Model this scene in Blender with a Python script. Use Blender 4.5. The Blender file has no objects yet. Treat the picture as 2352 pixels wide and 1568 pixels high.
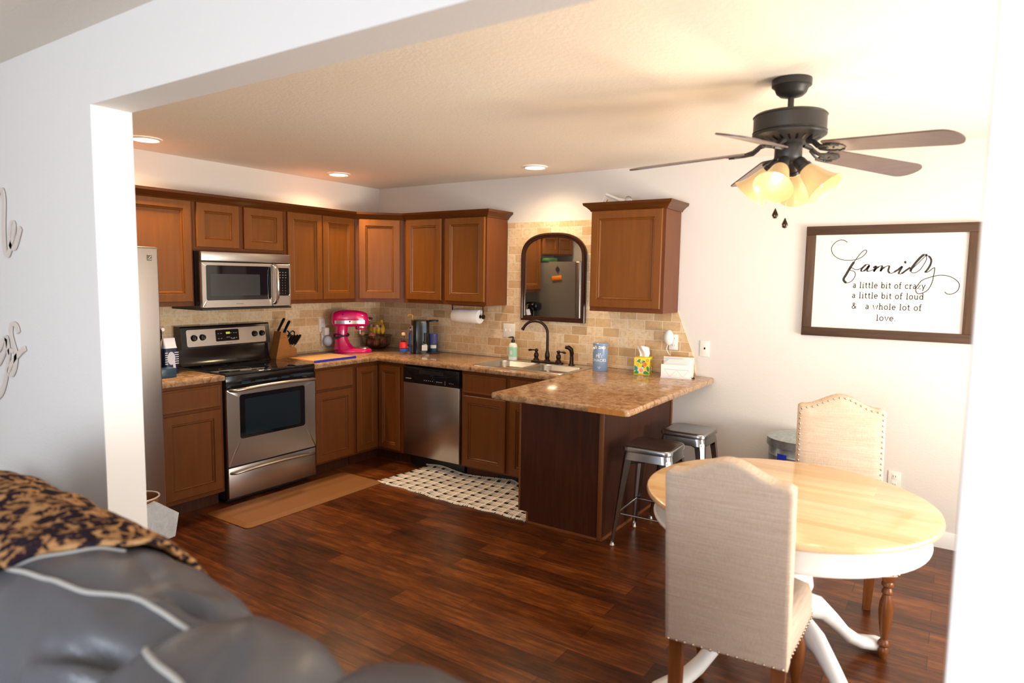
import bpy, bmesh, math, random
from mathutils import Vector, Matrix
random.seed(7)
PI = math.pi
SC = bpy.context.scene
COL = SC.collection

# ---------------------------------------------------------------- camera
cam_d = bpy.data.cameras.new('camera'); cam = bpy.data.objects.new('camera', cam_d); COL.objects.link(cam)
_yaw, _pit, _rol = 0.58905, -0.09494, 0.01525
_cy, _sy = math.cos(_yaw), math.sin(_yaw)
_f = Vector((-_sy*math.cos(_pit), _cy*math.cos(_pit), math.sin(_pit)))
_r = Vector((_cy, _sy, 0)); _u = _r.cross(_f)
_R = _r*math.cos(_rol)+_u*math.sin(_rol); _U = _u*math.cos(_rol)-_r*math.sin(_rol)
_m = Matrix((( _R.x, _U.x, -_f.x, 4.75775), (_R.y, _U.y, -_f.y, -4.75098), (_R.z, _U.z, -_f.z, 1.60276), (0, 0, 0, 1)))
cam.matrix_world = _m
cam_d.sensor_width = 36; cam_d.lens = 1525.87*36/2352; cam_d.clip_start = .02
cam_d.dof.use_dof = True; cam_d.dof.focus_distance = 4.6; cam_d.dof.aperture_fstop = 2.0
SC.camera = cam

# ---------------------------------------------------------------- view, world, daylight
SC.view_settings.view_transform = 'Standard'; SC.view_settings.look = 'None'
SC.view_settings.gamma = 1; SC.view_settings.use_curve_mapping = False
SC.view_settings.exposure = 0.40
W = bpy.data.worlds.new('sky'); SC.world = W; W.use_nodes = True
W.node_tree.nodes['Background'].inputs[0].default_value = (.62, .80, 1, 1)
W.node_tree.nodes['Background'].inputs[1].default_value = 1.0

def area(name, loc, rot, sx, sy, power, col):
    l = bpy.data.lights.new(name, 'AREA'); l.shape = 'RECTANGLE'; l.size = sx; l.size_y = sy
    l.energy = power; l.color = col
    o = bpy.data.objects.new(name, l); COL.objects.link(o); o.location = loc; o.rotation_euler = rot
    return o
DAY = (.80, .88, 1.0)
area('daylight_dining_window', (6.2, -1.75, 1.25), (0, PI/2, 0), 1.7, 2.2, 28, DAY)
area('daylight_living_window', (4.2, -8.6, 1.35), (PI/2, 0, 0), 3.6, 1.7, 190, DAY)
area('daylight_side_window', (7.3, -5.6, 1.35), (0, PI/2, 0), 1.7, 2.6, 50, DAY)

# sunlight thrown back up from the ground outside the dining window
_b = area('ground_bounce_dining_window', (7.3, -1.75, .55), (0, 0, 0), 2.0, 1.1, 185, (1, .86, .68))
_b.rotation_euler = Vector((-1, 0, .38)).to_track_quat('-Z', 'Y').to_euler()

# ---------------------------------------------------------------- helpers
class MB:
    """collects shapes; build() links them as one mesh object"""
    def __init__(s): s.v = []; s.f = []; s.mi = []; s.M = Matrix.Identity(4); s.cur = 0
    def add(s, vs, fs):
        n = len(s.v); s.v += [s.M @ Vector(p) for p in vs]
        for f in fs: s.f.append([n+i for i in f]); s.mi.append(s.cur)
        return s
    def box(s, x0, y0, z0, x1, y1, z1, b=0, seg=2):
        if b <= 0:
            return s.add([(x0,y0,z0),(x1,y0,z0),(x1,y1,z0),(x0,y1,z0),(x0,y0,z1),(x1,y0,z1),(x1,y1,z1),(x0,y1,z1)],
                  [(3,2,1,0),(4,5,6,7),(0,1,5,4),(1,2,6,5),(2,3,7,6),(3,0,4,7)])
        bm = bmesh.new(); bmesh.ops.create_cube(bm, size=1)
        for v in bm.verts: v.co = Vector(((x0+x1)/2+v.co.x*(x1-x0), (y0+y1)/2+v.co.y*(y1-y0), (z0+z1)/2+v.co.z*(z1-z0)))
        bmesh.ops.bevel(bm, geom=list(bm.edges), offset=b, segments=seg, profile=.5, affect='EDGES')
        bm.verts.index_update()
        s.add([v.co.copy() for v in bm.verts], [[v.index for v in f.verts] for f in bm.faces]); bm.free()
        return s
    def loft(s, rings, c0=True, c1=True, closed=True):
        n = len(rings[0]); vs = [p for r in rings for p in r]; fs = []
        for k in range(len(rings)-1):
            for i in range(n if closed else n-1):
                j = (i+1) % n; fs.append((k*n+i, k*n+j, (k+1)*n+j, (k+1)*n+i))
        if c0: fs.append(tuple(range(n-1, -1, -1)))
        if c1: fs.append(tuple((len(rings)-1)*n+i for i in range(n)))
        return s.add(vs, fs)
    def tube(s, pts, r, n=10, caps=True, flat=1.0):
        pts = [Vector(p) for p in pts]; m = len(pts)
        rr = r if isinstance(r, (list, tuple)) else [r]*m
        t = [(pts[min(i+1, m-1)]-pts[max(i-1, 0)]).normalized() for i in range(m)]
        a = Vector((0,0,1)) if abs(t[0].z) < .9 else Vector((1,0,0))
        nrm = (a - t[0]*a.dot(t[0])).normalized(); rings = []
        for i in range(m):
            nrm = (nrm - t[i]*nrm.dot(t[i])).normalized(); b = t[i].cross(nrm)
            rings.append([pts[i]+(nrm*math.cos(q)*flat+b*math.sin(q))*rr[i] for q in [2*PI*k/n for k in range(n)]])
        return s.loft(rings, caps, caps)
    def lathe(s, prof, n=28, c=(0,0,0), caps=(True, True), sx=1, sy=1):
        rings = [[(c[0]+r*sx*math.cos(2*PI*k/n), c[1]+r*sy*math.sin(2*PI*k/n), c[2]+z) for k in range(n)] for r, z in prof]
        return s.loft(rings, caps[0], caps[1])
    def cyl(s, p0, p1, r0, r1=None, n=20):
        return s.tube([p0, p1], [r0, r0 if r1 is None else r1], n)
    def ball(s, c, r, n=20, m=12):
        r = (r, r, r) if not isinstance(r, (tuple, list)) else r
        rings = [[(c[0]+r[0]*math.sin(PI*i/m)*math.cos(2*PI*k/n), c[1]+r[1]*math.sin(PI*i/m)*math.sin(2*PI*k/n), c[2]-r[2]*math.cos(PI*i/m)) for k in range(n)] for i in range(1, m)]
        vs = [p for q in rings for p in q]; k0 = len(vs); vs += [(c[0], c[1], c[2]-r[2]), (c[0], c[1], c[2]+r[2])]; fs = []
        for a in range(m-2):
            for i in range(n): fs.append((a*n+i, a*n+(i+1)%n, (a+1)*n+(i+1)%n, (a+1)*n+i))
        for i in range(n): fs.append((k0, (i+1)%n, i)); fs.append((k0+1, (m-2)*n+i, (m-2)*n+(i+1)%n))
        return s.add(vs, fs)
    def prism(s, poly, a, b, axis='z'):
        def P(u, v, w): return {'z': (u, v, w), 'y': (u, w, v), 'x': (w, u, v)}[axis]
        return s.loft([[P(u, v, a) for u, v in poly], [P(u, v, b) for u, v in poly]])
    def grid(s, fn, nu, nv, closed_u=False):
        vs = [fn(i/(nu if closed_u else nu-1), j/(nv-1)) for j in range(nv) for i in range(nu)]; fs = []
        for j in range(nv-1):
            for i in range(nu if closed_u else nu-1):
                k = (i+1) % nu; fs.append((j*nu+i, j*nu+k, (j+1)*nu+k, (j+1)*nu+i))
        return s.add(vs, fs)
    def build(s, name, mat, parent=None, ang=38, recalc=True, flat=False):
        me = bpy.data.meshes.new(name)
        me.from_pydata([tuple(p) for p in s.v], [], s.f)
        for m in (mat if isinstance(mat, list) else [mat]): me.materials.append(m)
        if isinstance(mat, list): me.polygons.foreach_set('material_index', s.mi)
        if recalc:
            bm = bmesh.new(); bm.from_mesh(me); bmesh.ops.recalc_face_normals(bm, faces=bm.faces); bm.to_mesh(me); bm.free()
        if not flat:
            me.polygons.foreach_set('use_smooth', [True]*len(me.polygons)); me.set_sharp_from_angle(angle=math.radians(ang))
        me.update()
        o = bpy.data.objects.new(name, me); COL.objects.link(o)
        if parent: o.parent = parent
        return o

def tag(o, label, cat, group=None, kind=None):
    o['label'] = label; o['category'] = cat
    if group: o['group'] = group
    if kind: o['kind'] = kind
    return o
def thing(name, label, cat, loc=(0,0,0), rz=0, group=None):
    o = bpy.data.objects.new(name, None); COL.objects.link(o); o.empty_display_size = .05
    o.location = loc; o.rotation_euler = (0, 0, rz); return tag(o, label, cat, group)
def struct(name, mb, mat, **k):
    o = mb.build(name, mat, **k); o['kind'] = 'structure'; return o
def dup(root, loc=None, rz=None, label=None):
    r = root.copy(); COL.objects.link(r)
    if loc is not None: r.location = loc
    if rz is not None: r.rotation_euler = (0, 0, rz)
    if label: r['label'] = label
    for ch in list(root.children):
        c = ch.copy(); COL.objects.link(c); c.parent = r
        for g in list(ch.children):
            d = g.copy(); COL.objects.link(d); d.parent = c
    return r
def rrect(cx, cy, w, h, r, n=5):
    out = []
    for sx, sy, a0 in ((1,1,0), (-1,1,PI/2), (-1,-1,PI), (1,-1,1.5*PI)):
        for k in range(n+1):
            a = a0+k*PI/2/n; out.append((cx+sx*(w/2-r)+r*math.cos(a), cy+sy*(h/2-r)+r*math.sin(a)))
    return out
def spline(pts, k=6):
    P = [Vector(p) for p in pts]; P = [P[0]*2-P[1]]+P+[P[-1]*2-P[-2]]; out = []
    for i in range(1, len(P)-2):
        a, b, c, d = P[i-1:i+3]
        for j in range(k):
            t = j/k; out.append(.5*((2*b)+(c-a)*t+(2*a-5*b+4*c-d)*t*t+(3*b-a-3*c+d)*t**3))
    return out+[P[-2]]
def stroke(mb, pts, w, y, wf=None, th=.0012):
    """flat inked stroke in the x-z plane at depth y (front faces -y)"""
    m = len(pts); L = []; Rr = []
    for i in range(m):
        t = (pts[min(i+1, m-1)]-pts[max(i-1, 0)]); t = t.normalized() if t.length > 1e-9 else Vector((1, 0))
        n = Vector((-t.y, t.x)); ww = (wf(i/(m-1), t) if wf else w)/2
        L.append(pts[i]+n*ww); Rr.append(pts[i]-n*ww)
    rings = [[(L[i].x, y, L[i].y), (Rr[i].x, y, Rr[i].y), (Rr[i].x, y-th, Rr[i].y), (L[i].x, y-th, L[i].y)] for i in range(m)]
    mb.loft(rings)

# ---------------------------------------------------------------- materials
def mat(name, col=(.5,.5,.5), rough=.5, metal=0, spec=.5, coat=0, alpha=1, trans=0, emit=None, es=0):
    m = bpy.data.materials.new(name); m.use_nodes = True; b = m.node_tree.nodes['Principled BSDF']
    b.inputs['Base Color'].default_value = (*col, 1); b.inputs['Roughness'].default_value = rough
    b.inputs['Metallic'].default_value = metal; b.inputs['Specular IOR Level'].default_value = spec
    b.inputs['Coat Weight'].default_value = coat; b.inputs['Transmission Weight'].default_value = trans
    if emit: b.inputs['Emission Color'].default_value = (*emit, 1); b.inputs['Emission Strength'].default_value = es
    return m
class NT:
    def __init__(s, m): s.t = m.node_tree; s.b = s.t.nodes['Principled BSDF']
    def n(s, typ, ins=None, **at):
        x = s.t.nodes.new(typ)
        for k, v in at.items(): setattr(x, k, v)
        for k, v in (ins or {}).items():
            if hasattr(v, 'is_linked'): s.t.links.new(v, x.inputs[k])
            else: x.inputs[k].default_value = v
        return x
    def link(s, a, b): s.t.links.new(a, b)
    def ramp(s, fac, stops):
        r = s.n('ShaderNodeValToRGB', {0: fac}); e = r.color_ramp.elements
        while len(e) < len(stops): e.new(.5)
        for q, (p, c) in zip(e, stops): q.position = p; q.color = (*c, 1)
        return r.outputs[0]
    def coord(s, scale=(1,1,1), kind='Object', rot=(0,0,0)):
        c = s.n('ShaderNodeTexCoord'); return s.n('ShaderNodeMapping', {'Vector': c.outputs[kind], 'Scale': scale, 'Rotation': rot}).outputs[0]
    def noise(s, vec, scale, detail=4, rough=.55, dist=0):
        return s.n('ShaderNodeTexNoise', {'Vector': vec, 'Scale': scale, 'Detail': detail, 'Roughness': rough, 'Distortion': dist}).outputs[0]
    def math(s, op, a, b=0, c=0): return s.n('ShaderNodeMath', {0: a, 1: b, 2: c}, operation=op).outputs[0]
    def mix(s, fac, a, b, blend='MIX'):
        x = s.n('ShaderNodeMix', data_type='RGBA', blend_type=blend)
        for i, v in ((0, fac), (6, a), (7, b)):
            if hasattr(v, 'is_linked'): s.link(v, x.inputs[i])
            else: x.inputs[i].default_value = (*v, 1) if isinstance(v, tuple) else v
        return x.outputs[2]
    def bump(s, h, strength=.2, dist=.01):
        s.link(s.n('ShaderNodeBump', {'Height': h, 'Strength': strength, 'Distance': dist}).outputs[0], s.b.inputs['Normal'])
    def base(s, c): s.link(c, s.b.inputs['Base Color'])

def wood(name, a, b, rough=.40, sc=(14,14,1.3), coat=.06, big=None):
    m = mat(name, a, rough, coat=coat, spec=.3); t = NT(m); m.node_tree.nodes['Principled BSDF'].inputs['Coat Roughness'].default_value = .25
    v = t.coord(sc); n = t.noise(v, 3, 6, .6, .4); n2 = t.noise(t.coord((2.2,2.2,1)), 2, 2)
    c = t.ramp(n, [(.3, a), (.7, b)])
    c = t.mix(t.math('MULTIPLY', n2, .55), c, tuple(x*.62 for x in a))
    t.base(c); t.bump(n, .05, .004); return m
M = {}
M['cab'] = wood('cabinet_wood', (.235,.078,.010), (.175,.054,.007), sc=(9,9,.8))
M['cab_shaded'] = wood('cabinet_wood_shaded', (.185,.060,.0105), (.135,.041,.0075), sc=(9,9,.8))  # same wood as the wall cabinets; dimmer light lower down painted into the colour
M['frame'] = wood('cabinet_frame_wood', (.165,.047,.009), (.125,.034,.006), sc=(9,9,.8))
M['cab_dark'] = wood('dark_stained_wood', (.080,.022,.008), (.036,.010,.0045), .5)
M['crown'] = wood('crown_wood', (.12,.034,.005), (.07,.019,.003), .3, (1.5,1.5,14))
M['wall'] = mat('wall_paint', (.735,.70,.655), .75); t = NT(M['wall']); n = t.noise(t.coord(), 90, 3); t.bump(n, .22, .004)
M['ceil'] = mat('ceiling_paint', (.87,.79,.68), .8); t = NT(M['ceil']); n = t.noise(t.coord(), 55, 5, .65); t.bump(n, .35, .006)
M['jamb'] = mat('white_paint', (.88,.86,.83), .6)
M['trimw'] = mat('trim_white', (.85,.84,.81), .4)

# travertine brick tile
def tile_mat(name, axis):
    m = mat(name, (.6,.45,.3), .55); t = NT(m); c = t.n('ShaderNodeTexCoord'); s = t.n('ShaderNodeSeparateXYZ', {0: c.outputs['Object']})
    uv = t.n('ShaderNodeCombineXYZ', {0: s.outputs[axis], 1: s.outputs[2]}).outputs[0]
    b = t.n('ShaderNodeTexBrick', {'Vector': uv, 'Color1': (0,0,0,1), 'Color2': (1,1,1,1), 'Mortar': (.5,.5,.5,1), 'Scale': 1, 'Mortar Size': .0028, 'Mortar Smooth': .3, 'Bias': 0, 'Brick Width': .140, 'Row Height': .0722}, offset=.5)
    n = t.noise(uv, 38, 6, .7); n2 = t.noise(uv, 9, 4, .6)
    fac = t.math('ADD', t.math('MULTIPLY', b.outputs[0], .55), t.math('MULTIPLY', n2, .45))
    col = t.ramp(fac, [(.15, (.50,.30,.13)), (.40, (.68,.47,.25)), (.62, (.78,.59,.36)), (.85, (.84,.70,.49))])
    col = t.mix(t.math('MULTIPLY', t.math('SUBTRACT', n, .47), 3.2), col, (.50,.31,.15))
    col = t.mix(b.outputs[1], col, (.80,.69,.53)); t.base(col)
    t.bump(t.math('SUBTRACT', t.math('MULTIPLY', n, .3), b.outputs[1]), .5, .004); return m
M['tile_x'] = tile_mat('travertine_tile', 0); M['tile_y'] = tile_mat('travertine_tile_side', 1)

# laminate worktop
m = M['top'] = mat('laminate', (.4,.25,.14), .13); t = NT(m); v = t.coord()
n1 = t.noise(v, 22, 8, .75, .7); n2 = t.noise(v, 55, 6, .75, .3)
c = t.ramp(n1, [(.3, (.13,.062,.03)), (.46, (.33,.18,.088)), (.58, (.50,.315,.175)), (.75, (.36,.215,.12))])
c = t.mix(t.math('MULTIPLY', t.math('GREATER_THAN', n2, .60), .7), c, (.13,.075,.045)); t.base(c)

# hand-scraped plank floor
m = M['floor'] = mat('plank_floor', (.12,.04,.015), .30, spec=.32); t = NT(m); v = t.coord()
b = t.n('ShaderNodeTexBrick', {'Vector': v, 'Color1': (0,0,0,1), 'Color2': (1,1,1,1), 'Mortar': (0,0,0,1), 'Scale': 1, 'Mortar Size': .0016, 'Mortar Smooth': .2, 'Bias': 0, 'Brick Width': .95, 'Row Height': .122}, offset=.37)
sv = t.coord((1.2, 14, 1)); n1 = t.noise(sv, 3.2, 8, .68, .5); n2 = t.noise(t.coord((2.2, 5, 1)), 2.2, 5, .65)
f = t.math('ADD', t.math('MULTIPLY', b.outputs[0], .15), t.math('ADD', t.math('MULTIPLY', n1, .60), t.math('MULTIPLY', n2, .36)))
c = t.ramp(f, [(.36, (.020,.0055,.0025)), (.48, (.06,.0155,.004)), (.60, (.125,.033,.0066)), (.76, (.29,.092,.017))])
c = t.mix(b.outputs[1], c, (.02,.007,.004)); t.base(c)
t.bump(t.math('SUBTRACT', t.math('MULTIPLY', n1, .5), b.outputs[1]), .22, .006)

def steel(name, sc, col=(.58,.56,.53), rough=.28, var=.008):
    m = mat(name, col, rough, 1); t = NT(m); n = t.noise(t.coord(sc), 6, 3)
    t.link(t.n('ShaderNodeMapRange', {0: n, 1: .3, 2: .7, 3: rough-var, 4: rough+var}).outputs[0], t.b.inputs['Roughness']); return m
M['steel'] = steel('brushed_steel', (2, 2, 160), (.55,.525,.50), .31, .002); M['steel_v'] = steel('brushed_steel_upright', (120, 120, 1.5), (.55,.53,.52), .30, .004)
M['gun'] = steel('gunmetal', (30, 30, 30), (.36,.36,.365), .22)
M['chrome'] = mat('chrome', (.75,.74,.72), .12, 1)
M['galv'] = mat('galvanized', (.42,.47,.49), .42, .85); t = NT(M['galv']); n = t.n('ShaderNodeTexVoronoi', {'Vector': t.coord(), 'Scale': 40}).outputs[0]; t.base(t.ramp(n, [(0, (.34,.39,.41)), (1, (.52,.57,.58))]))
M['black'] = mat('black_gloss', (.006,.006,.008), .12); M['blackm'] = mat('black_matte', (.012,.012,.014), .42)
M['bglass'] = mat('black_glass', (.006,.008,.012), .04, spec=.7)
M['bronze'] = mat('oiled_bronze', (.028,.017,.014), .28, .7)
M['fanm'] = mat('fan_metal', (.035,.032,.03), .42, .3)
M['white'] = mat('white_plastic', (.82,.81,.78), .35); M['almond'] = mat('almond_plastic', (.86,.83,.76), .4)
M['paper'] = mat('paper_white', (.86,.85,.83), .8)
M['pink'] = mat('pink_enamel', (.68,.004,.15), .16, coat=.6)
M['mirror'] = mat('mirror_glass', (.62,.62,.62), .01, 1)
M['mirror_frame'] = wood('mirror_frame_wood', (.05,.017,.009), (.028,.010,.006), .22)
M['rustic'] = wood('rustic_wood', (.10,.052,.028), (.045,.024,.014), .6, (1.2,20,20), 0)
M['rustic_v'] = wood('rustic_wood_upright', (.12,.066,.037), (.055,.03,.018), .6, (20,20,1.2), 0)
M['ink'] = mat('ink', (.022,.02,.02), .7)
M['canvas'] = mat('sign_white', (.76,.735,.69), .75)
M['block'] = wood('knife_block_wood', (.46,.20,.055), (.36,.14,.035), .4, (4,4,30), .1)
M['board'] = wood('board_wood', (.72,.42,.17), (.60,.32,.11), .45, (2,30,30), 0)
M['blue'] = mat('blue_plastic', (.01,.035,.55), .35)
M['leg'] = wood('chair_leg_wood', (.26,.085,.022), (.15,.045,.012), .25)
m = M['linen'] = mat('linen', (.55,.47,.40), .9, spec=.2); t = NT(m)
n1 = t.noise(t.coord((2.5, 2.5, 160)), 3, 4, .6); n2 = t.noise(t.coord((160, 160, 2.5)), 3, 4, .6)
c = t.ramp(t.math('ADD', t.math('MULTIPLY', n1, .6), t.math('MULTIPLY', n2, .4)), [(.36, (.46,.35,.26)), (.62, (.65,.53,.425))]); t.base(c); t.bump(n1, .15, .002)
M['nail'] = mat('brass_nail', (.62,.50,.36), .25, 1)
m = M['tabletop'] = mat('table_wood', (.7,.45,.22), .22, coat=.2); t = NT(m); v = t.coord()
b = t.n('ShaderNodeTexBrick', {'Vector': v, 'Color1': (0,0,0,1), 'Color2': (1,1,1,1), 'Mortar': (.4,.4,.4,1), 'Scale': 1, 'Mortar Size': .0006, 'Brick Width': .5, 'Row Height': .045}, offset=.4)
n = t.noise(t.coord((1.5, 18, 1)), 3, 5)
t.base(t.ramp(t.math('ADD', t.math('MULTIPLY', b.outputs[0], .45), t.math('MULTIPLY', n, .55)), [(.25, (.64,.40,.19)), (.75, (.78,.55,.31))]))
M['tablewhite'] = mat('table_paint', (.86,.85,.82), .35)
m = M['leather'] = mat('grey_leather', (.088,.088,.096), .36, spec=.6); t = NT(m); n = t.n('ShaderNodeTexVoronoi', {'Vector': t.coord(), 'Scale': 210}).outputs[0]; n2 = t.noise(t.coord(), 9, 4)
t.bump(t.math('ADD', t.math('MULTIPLY', n, .12), n2), .16, .02)
M['thread'] = mat('seam_thread', (.36,.34,.31), .8)
m = M['leopard'] = mat('leopard_fleece', (.5,.28,.13), .95, spec=.1); t = NT(m); v = t.coord((1, 1, 1))
nd = t.n('ShaderNodeTexNoise', {'Vector': v, 'Scale': 22, 'Detail': 3}); vv = t.mix(.10, v, nd.outputs[1])
vo = t.n('ShaderNodeTexVoronoi', {'Vector': vv, 'Scale': 34}).outputs[0]; n = t.noise(v, 48, 4)
f = t.math('ADD', vo, t.math('MULTIPLY', t.math('SUBTRACT', n, .5), .9))
t.base(t.ramp(f, [(.40, (.020,.012,.018)), (.50, (.04,.024,.026)), (.56, (.34,.16,.06)), (.80, (.50,.28,.12))])); t.bump(t.noise(v, 300, 3), .6, .01)
M['mat'] = mat('mat_foam', (.22,.085,.018), .6); t = NT(M['mat']); t.bump(t.noise(t.coord(), 220, 3), .25, .003)
# plaid rug
m = M['plaid'] = mat('plaid_rug', (.8,.75,.68), .95, spec=.1); t = NT(m); cc = t.n('ShaderNodeTexCoord'); s = t.n('ShaderNodeSeparateXYZ', {0: cc.outputs['UV']})
def stripes(co, per):
    fr = t.math('FRACT', t.math('DIVIDE', co, per)); a = t.math('LESS_THAN', fr, .36)
    g1 = t.math('COMPARE', fr, .46, .026); g2 = t.math('COMPARE', fr, .60, .026); g3 = t.math('COMPARE', fr, .74, .026)
    return t.math('MINIMUM', t.math('ADD', a, t.math('ADD', g1, t.math('ADD', g2, g3))), 1)
sx = stripes(s.outputs[0], .100); sy = stripes(s.outputs[1], .100)
both = t.math('MULTIPLY', sx, sy); one = t.math('MAXIMUM', sx, sy)
c = t.mix(t.math('MULTIPLY', one, .26), (.82,.79,.75), (.30,.28,.29)); c = t.mix(both, c, (.025,.02,.022)); t.base(c)
M['fringe'] = mat('rug_fringe', (.82,.78,.72), .95)
M['amber'] = mat('amber_glass', (.36,.25,.12), .35, emit=(1,.62,.27), es=.40)
M['bulb'] = mat('bulb', (1,.95,.85), .3, emit=(1,.86,.66), es=7)
M['can_light'] = mat('recessed_lens', (1,.95,.85), .3, emit=(1,.84,.62), es=9)
M['bladetop'] = wood('fan_blade_wood', (.14,.10,.092), (.10,.072,.066), .38, (1.5,22,22), .2)
M['marble'] = mat('pale_stone', (.55,.60,.63), .5); t = NT(M['marble']); t.base(t.ramp(t.noise(t.coord(), 26, 6, .65, .8), [(.35, (.55,.62,.68)), (.65, (.72,.76,.79))]))
M['brown'] = mat('brown_enamel', (.34,.16,.08), .2, .3)
M['glassy'] = mat('clear_plastic', (.9,.92,.98), .04, trans=1.0); M['glassy'].node_tree.nodes['Principled BSDF'].inputs['IOR'].default_value = 1.08
M['water'] = mat('blue_water', (.16,.22,.62), .06, trans=.55)
M['smoke'] = mat('smoked_bowl_glass', (.035,.025,.03), .08)
M['onion'] = mat('onion_skin', (.36,.10,.04), .2); t = NT(M['onion']); t.base(t.ramp(t.noise(t.coord((30,30,3)), 3, 3), [(.35, (.34,.06,.05)), (.65, (.80,.38,.17))]))
M['banana'] = mat('banana_peel', (.72,.48,.03), .45); M['peach'] = mat('peach_skin', (.85,.38,.16), .5)
M['sticker'] = mat('fruit_sticker', (.75,.75,.85), .4); M['purple'] = mat('purple_plastic', (.22,.02,.35), .3)
M['navy'] = mat('navy_print', (.012,.02,.085), .35); M['bagw'] = mat('bag_white', (.70,.75,.86), .4)
M['teal'] = mat('dark_teal', (.012,.06,.10), .3)
M['redlab'] = mat('red_label', (.75,.02,.03), .35); M['bluelab'] = mat('blue_label', (.02,.13,.65), .35)
M['yellow'] = mat('yellow_plastic', (.85,.48,.03), .35); M['cork'] = mat('cork', (.75,.50,.28), .7)
M['mint'] = mat('mint_label', (.36,.72,.52), .5); M['soap'] = mat('soap_bottle', (.80,.83,.78), .15)
M['bluecan'] = mat('blue_tin', (.22,.34,.52), .3); M['yel'] = mat('tissue_yellow', (.86,.66,.02), .5)
M['orange'] = mat('print_orange', (.88,.27,.02), .5); M['green'] = mat('print_green', (.02,.30,.09), .5)
M['pinkp'] = mat('print_pink', (.93,.66,.52), .5); M['tealp'] = mat('print_teal', (.01,.25,.32), .5)
M['rose'] = mat('rose_gold_line', (.55,.22,.20), .4, .3); M['tan_metal'] = mat('champagne_metal', (.80,.70,.63), .35, .35)
M['lcd'] = mat('green_lcd', (.1,.12,.01), .4, emit=(.55,.62,.05), es=.6)
M['print'] = mat('white_print', (.62,.64,.66), .5); M['printg'] = mat('grey_print', (.16,.16,.17), .5)
M['spk'] = mat('pale_blue_fabric', (.55,.63,.80), .7); M['basin'] = steel('basin_steel', (40,40,40), (.56,.57,.58), .30)
M['lid_green'] = mat('green_box', (.05,.20,.06), .6); M['cord'] = mat('black_cord', (.015,.013,.02), .5)
M['bareboard'] = wood('bare_edge_wood', (.62,.27,.06), (.44,.17,.035), .5, (20,2,2), 0)
M['trim_wood'] = wood('edge_strip_wood', (.26,.095,.03), (.18,.06,.02), .35)
M['winglass'] = mat('window_glass', (1,1,1), 0, trans=1); M['winglass'].node_tree.nodes['Principled BSDF'].inputs['IOR'].default_value = 1.0

# ---------------------------------------------------------------- room shell
H = 2.447; OX, OX2, OY, OY2, OZ = 2.177, 4.785, -3.585, -3.445, 2.188
struct('floor', MB().box(-1.4, -8.7, -.08, 7.4, .14, 0), M['floor'])
struct('ceiling', MB().box(-1.4, -8.7, H, 7.4, .14, H+.1), M['ceil'])
struct('wall_back', MB().box(-.14, 0, 0, 6.24, .14, H), M['wall'])
struct('wall_left', MB().box(-.14, OY2, 0, 0, 0, H), M['wall'])
def wall_with_window(name, axis, c0, c1, lo, hi, w0, w1, z0, z1):
    mb = MB()
    def B(a, za, b, zb):
        if axis == 'x': mb.box(c0, a, za, c1, b, zb)
        else: mb.box(a, c0, za, b, c1, zb)
    B(lo, 0, w0, H); B(w1, 0, hi, H); B(w0, 0, w1, z0); B(w0, z1, w1, H)
    return struct(name, mb, M['wall'])
wall_with_window('wall_dining_right', 'x', 6.1, 6.24, OY2, 0, -2.85, -.65, .4, 2.1)
wall_with_window('wall_living_rear', 'y', -8.6, -8.46, -1.4, 7.4, 2.4, 6.0, .5, 2.2)
wall_with_window('wall_living_right', 'x', 7.2, 7.34, -8.46, OY, -6.9, -4.3, .5, 2.2)
struct('wall_living_left', MB().box(-1.34, -8.46, 0, -1.2, OY, H), M['wall'])
def window(name, axis, c, w0, w1, z0, z1):
    mb = MB(); s = .05
    def B(a, za, b, zb, d=.06):
        if axis == 'x': mb.box(c, a, za, c+d, b, zb)
        else: mb.box(a, c, za, b, c+d, zb)
    B(w0, z0, w0+s, z1); B(w1-s, z0, w1, z1); B(w0+s, z0, w1-s, z0+s); B(w0+s, z1-s, w1-s, z1); mid = (w0+w1)/2; B(mid-.025, z0+s, mid+.025, z1-s)
    return struct(name, mb, M['trimw'])
window('window_1', 'x', 6.14, -2.85, -.65, .4, 2.1); window('window_2', 'y', -8.56, 2.4, 6.0, .5, 2.2); window('window_3', 'x', 7.24, -6.9, -4.3, .5, 2.2)
# partition with the wide opening: left stub, header, right wall; the reveal is painted white
mb = MB()
def quad(a, b, c, d): mb.add([a, b, c, d], [(0,1,2,3)])
mb.box(-1.2, OY, 0, OX, OY2, H); mb.box(OX, OY, OZ, OX2, OY2, H); mb.box(OX2, OY, 0, 7.2, OY2, H)
struct('wall_partition', mb, M['wall'])
struct('trim_1', MB().box(OX, OY+.001, 0, OX+.004, OY2+.002, OZ).box(OX2-.004, OY-.002, 0, OX2, OY2+.002, OZ), M['jamb'])
mb = MB(); prof = [(0,0),(.014,0),(.014,.085),(.006,.1),(0,.1)]
mb.loft([[(3.37, -a, z) for a, z in prof], [(6.098, -a, z) for a, z in prof]]); struct('baseboard_back', mb, M['trimw'])
mb = MB(); mb.loft([[(6.1-a, -.016, z) for a, z in prof], [(6.1-a, OY2+.002, z) for a, z in prof]]); struct('baseboard_right', mb, M['trimw'])
# tiled splashback on both walls
mb = MB(); mb.prism([(.009,.916),(3.205,.916),(3.184,1.05),(3.053,1.375),(2.49,1.375),(2.49,2.07),(1.529,2.07),(1.529,1.375),(.009,1.375)], -.008, -.0005, 'y'); struct('trim_2', mb, M['tile_x'])
mb = MB(); mb.box(.0005, -2.595, .916, .008, -.0005, 1.40); struct('trim_3', mb, M['tile_y'])

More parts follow.
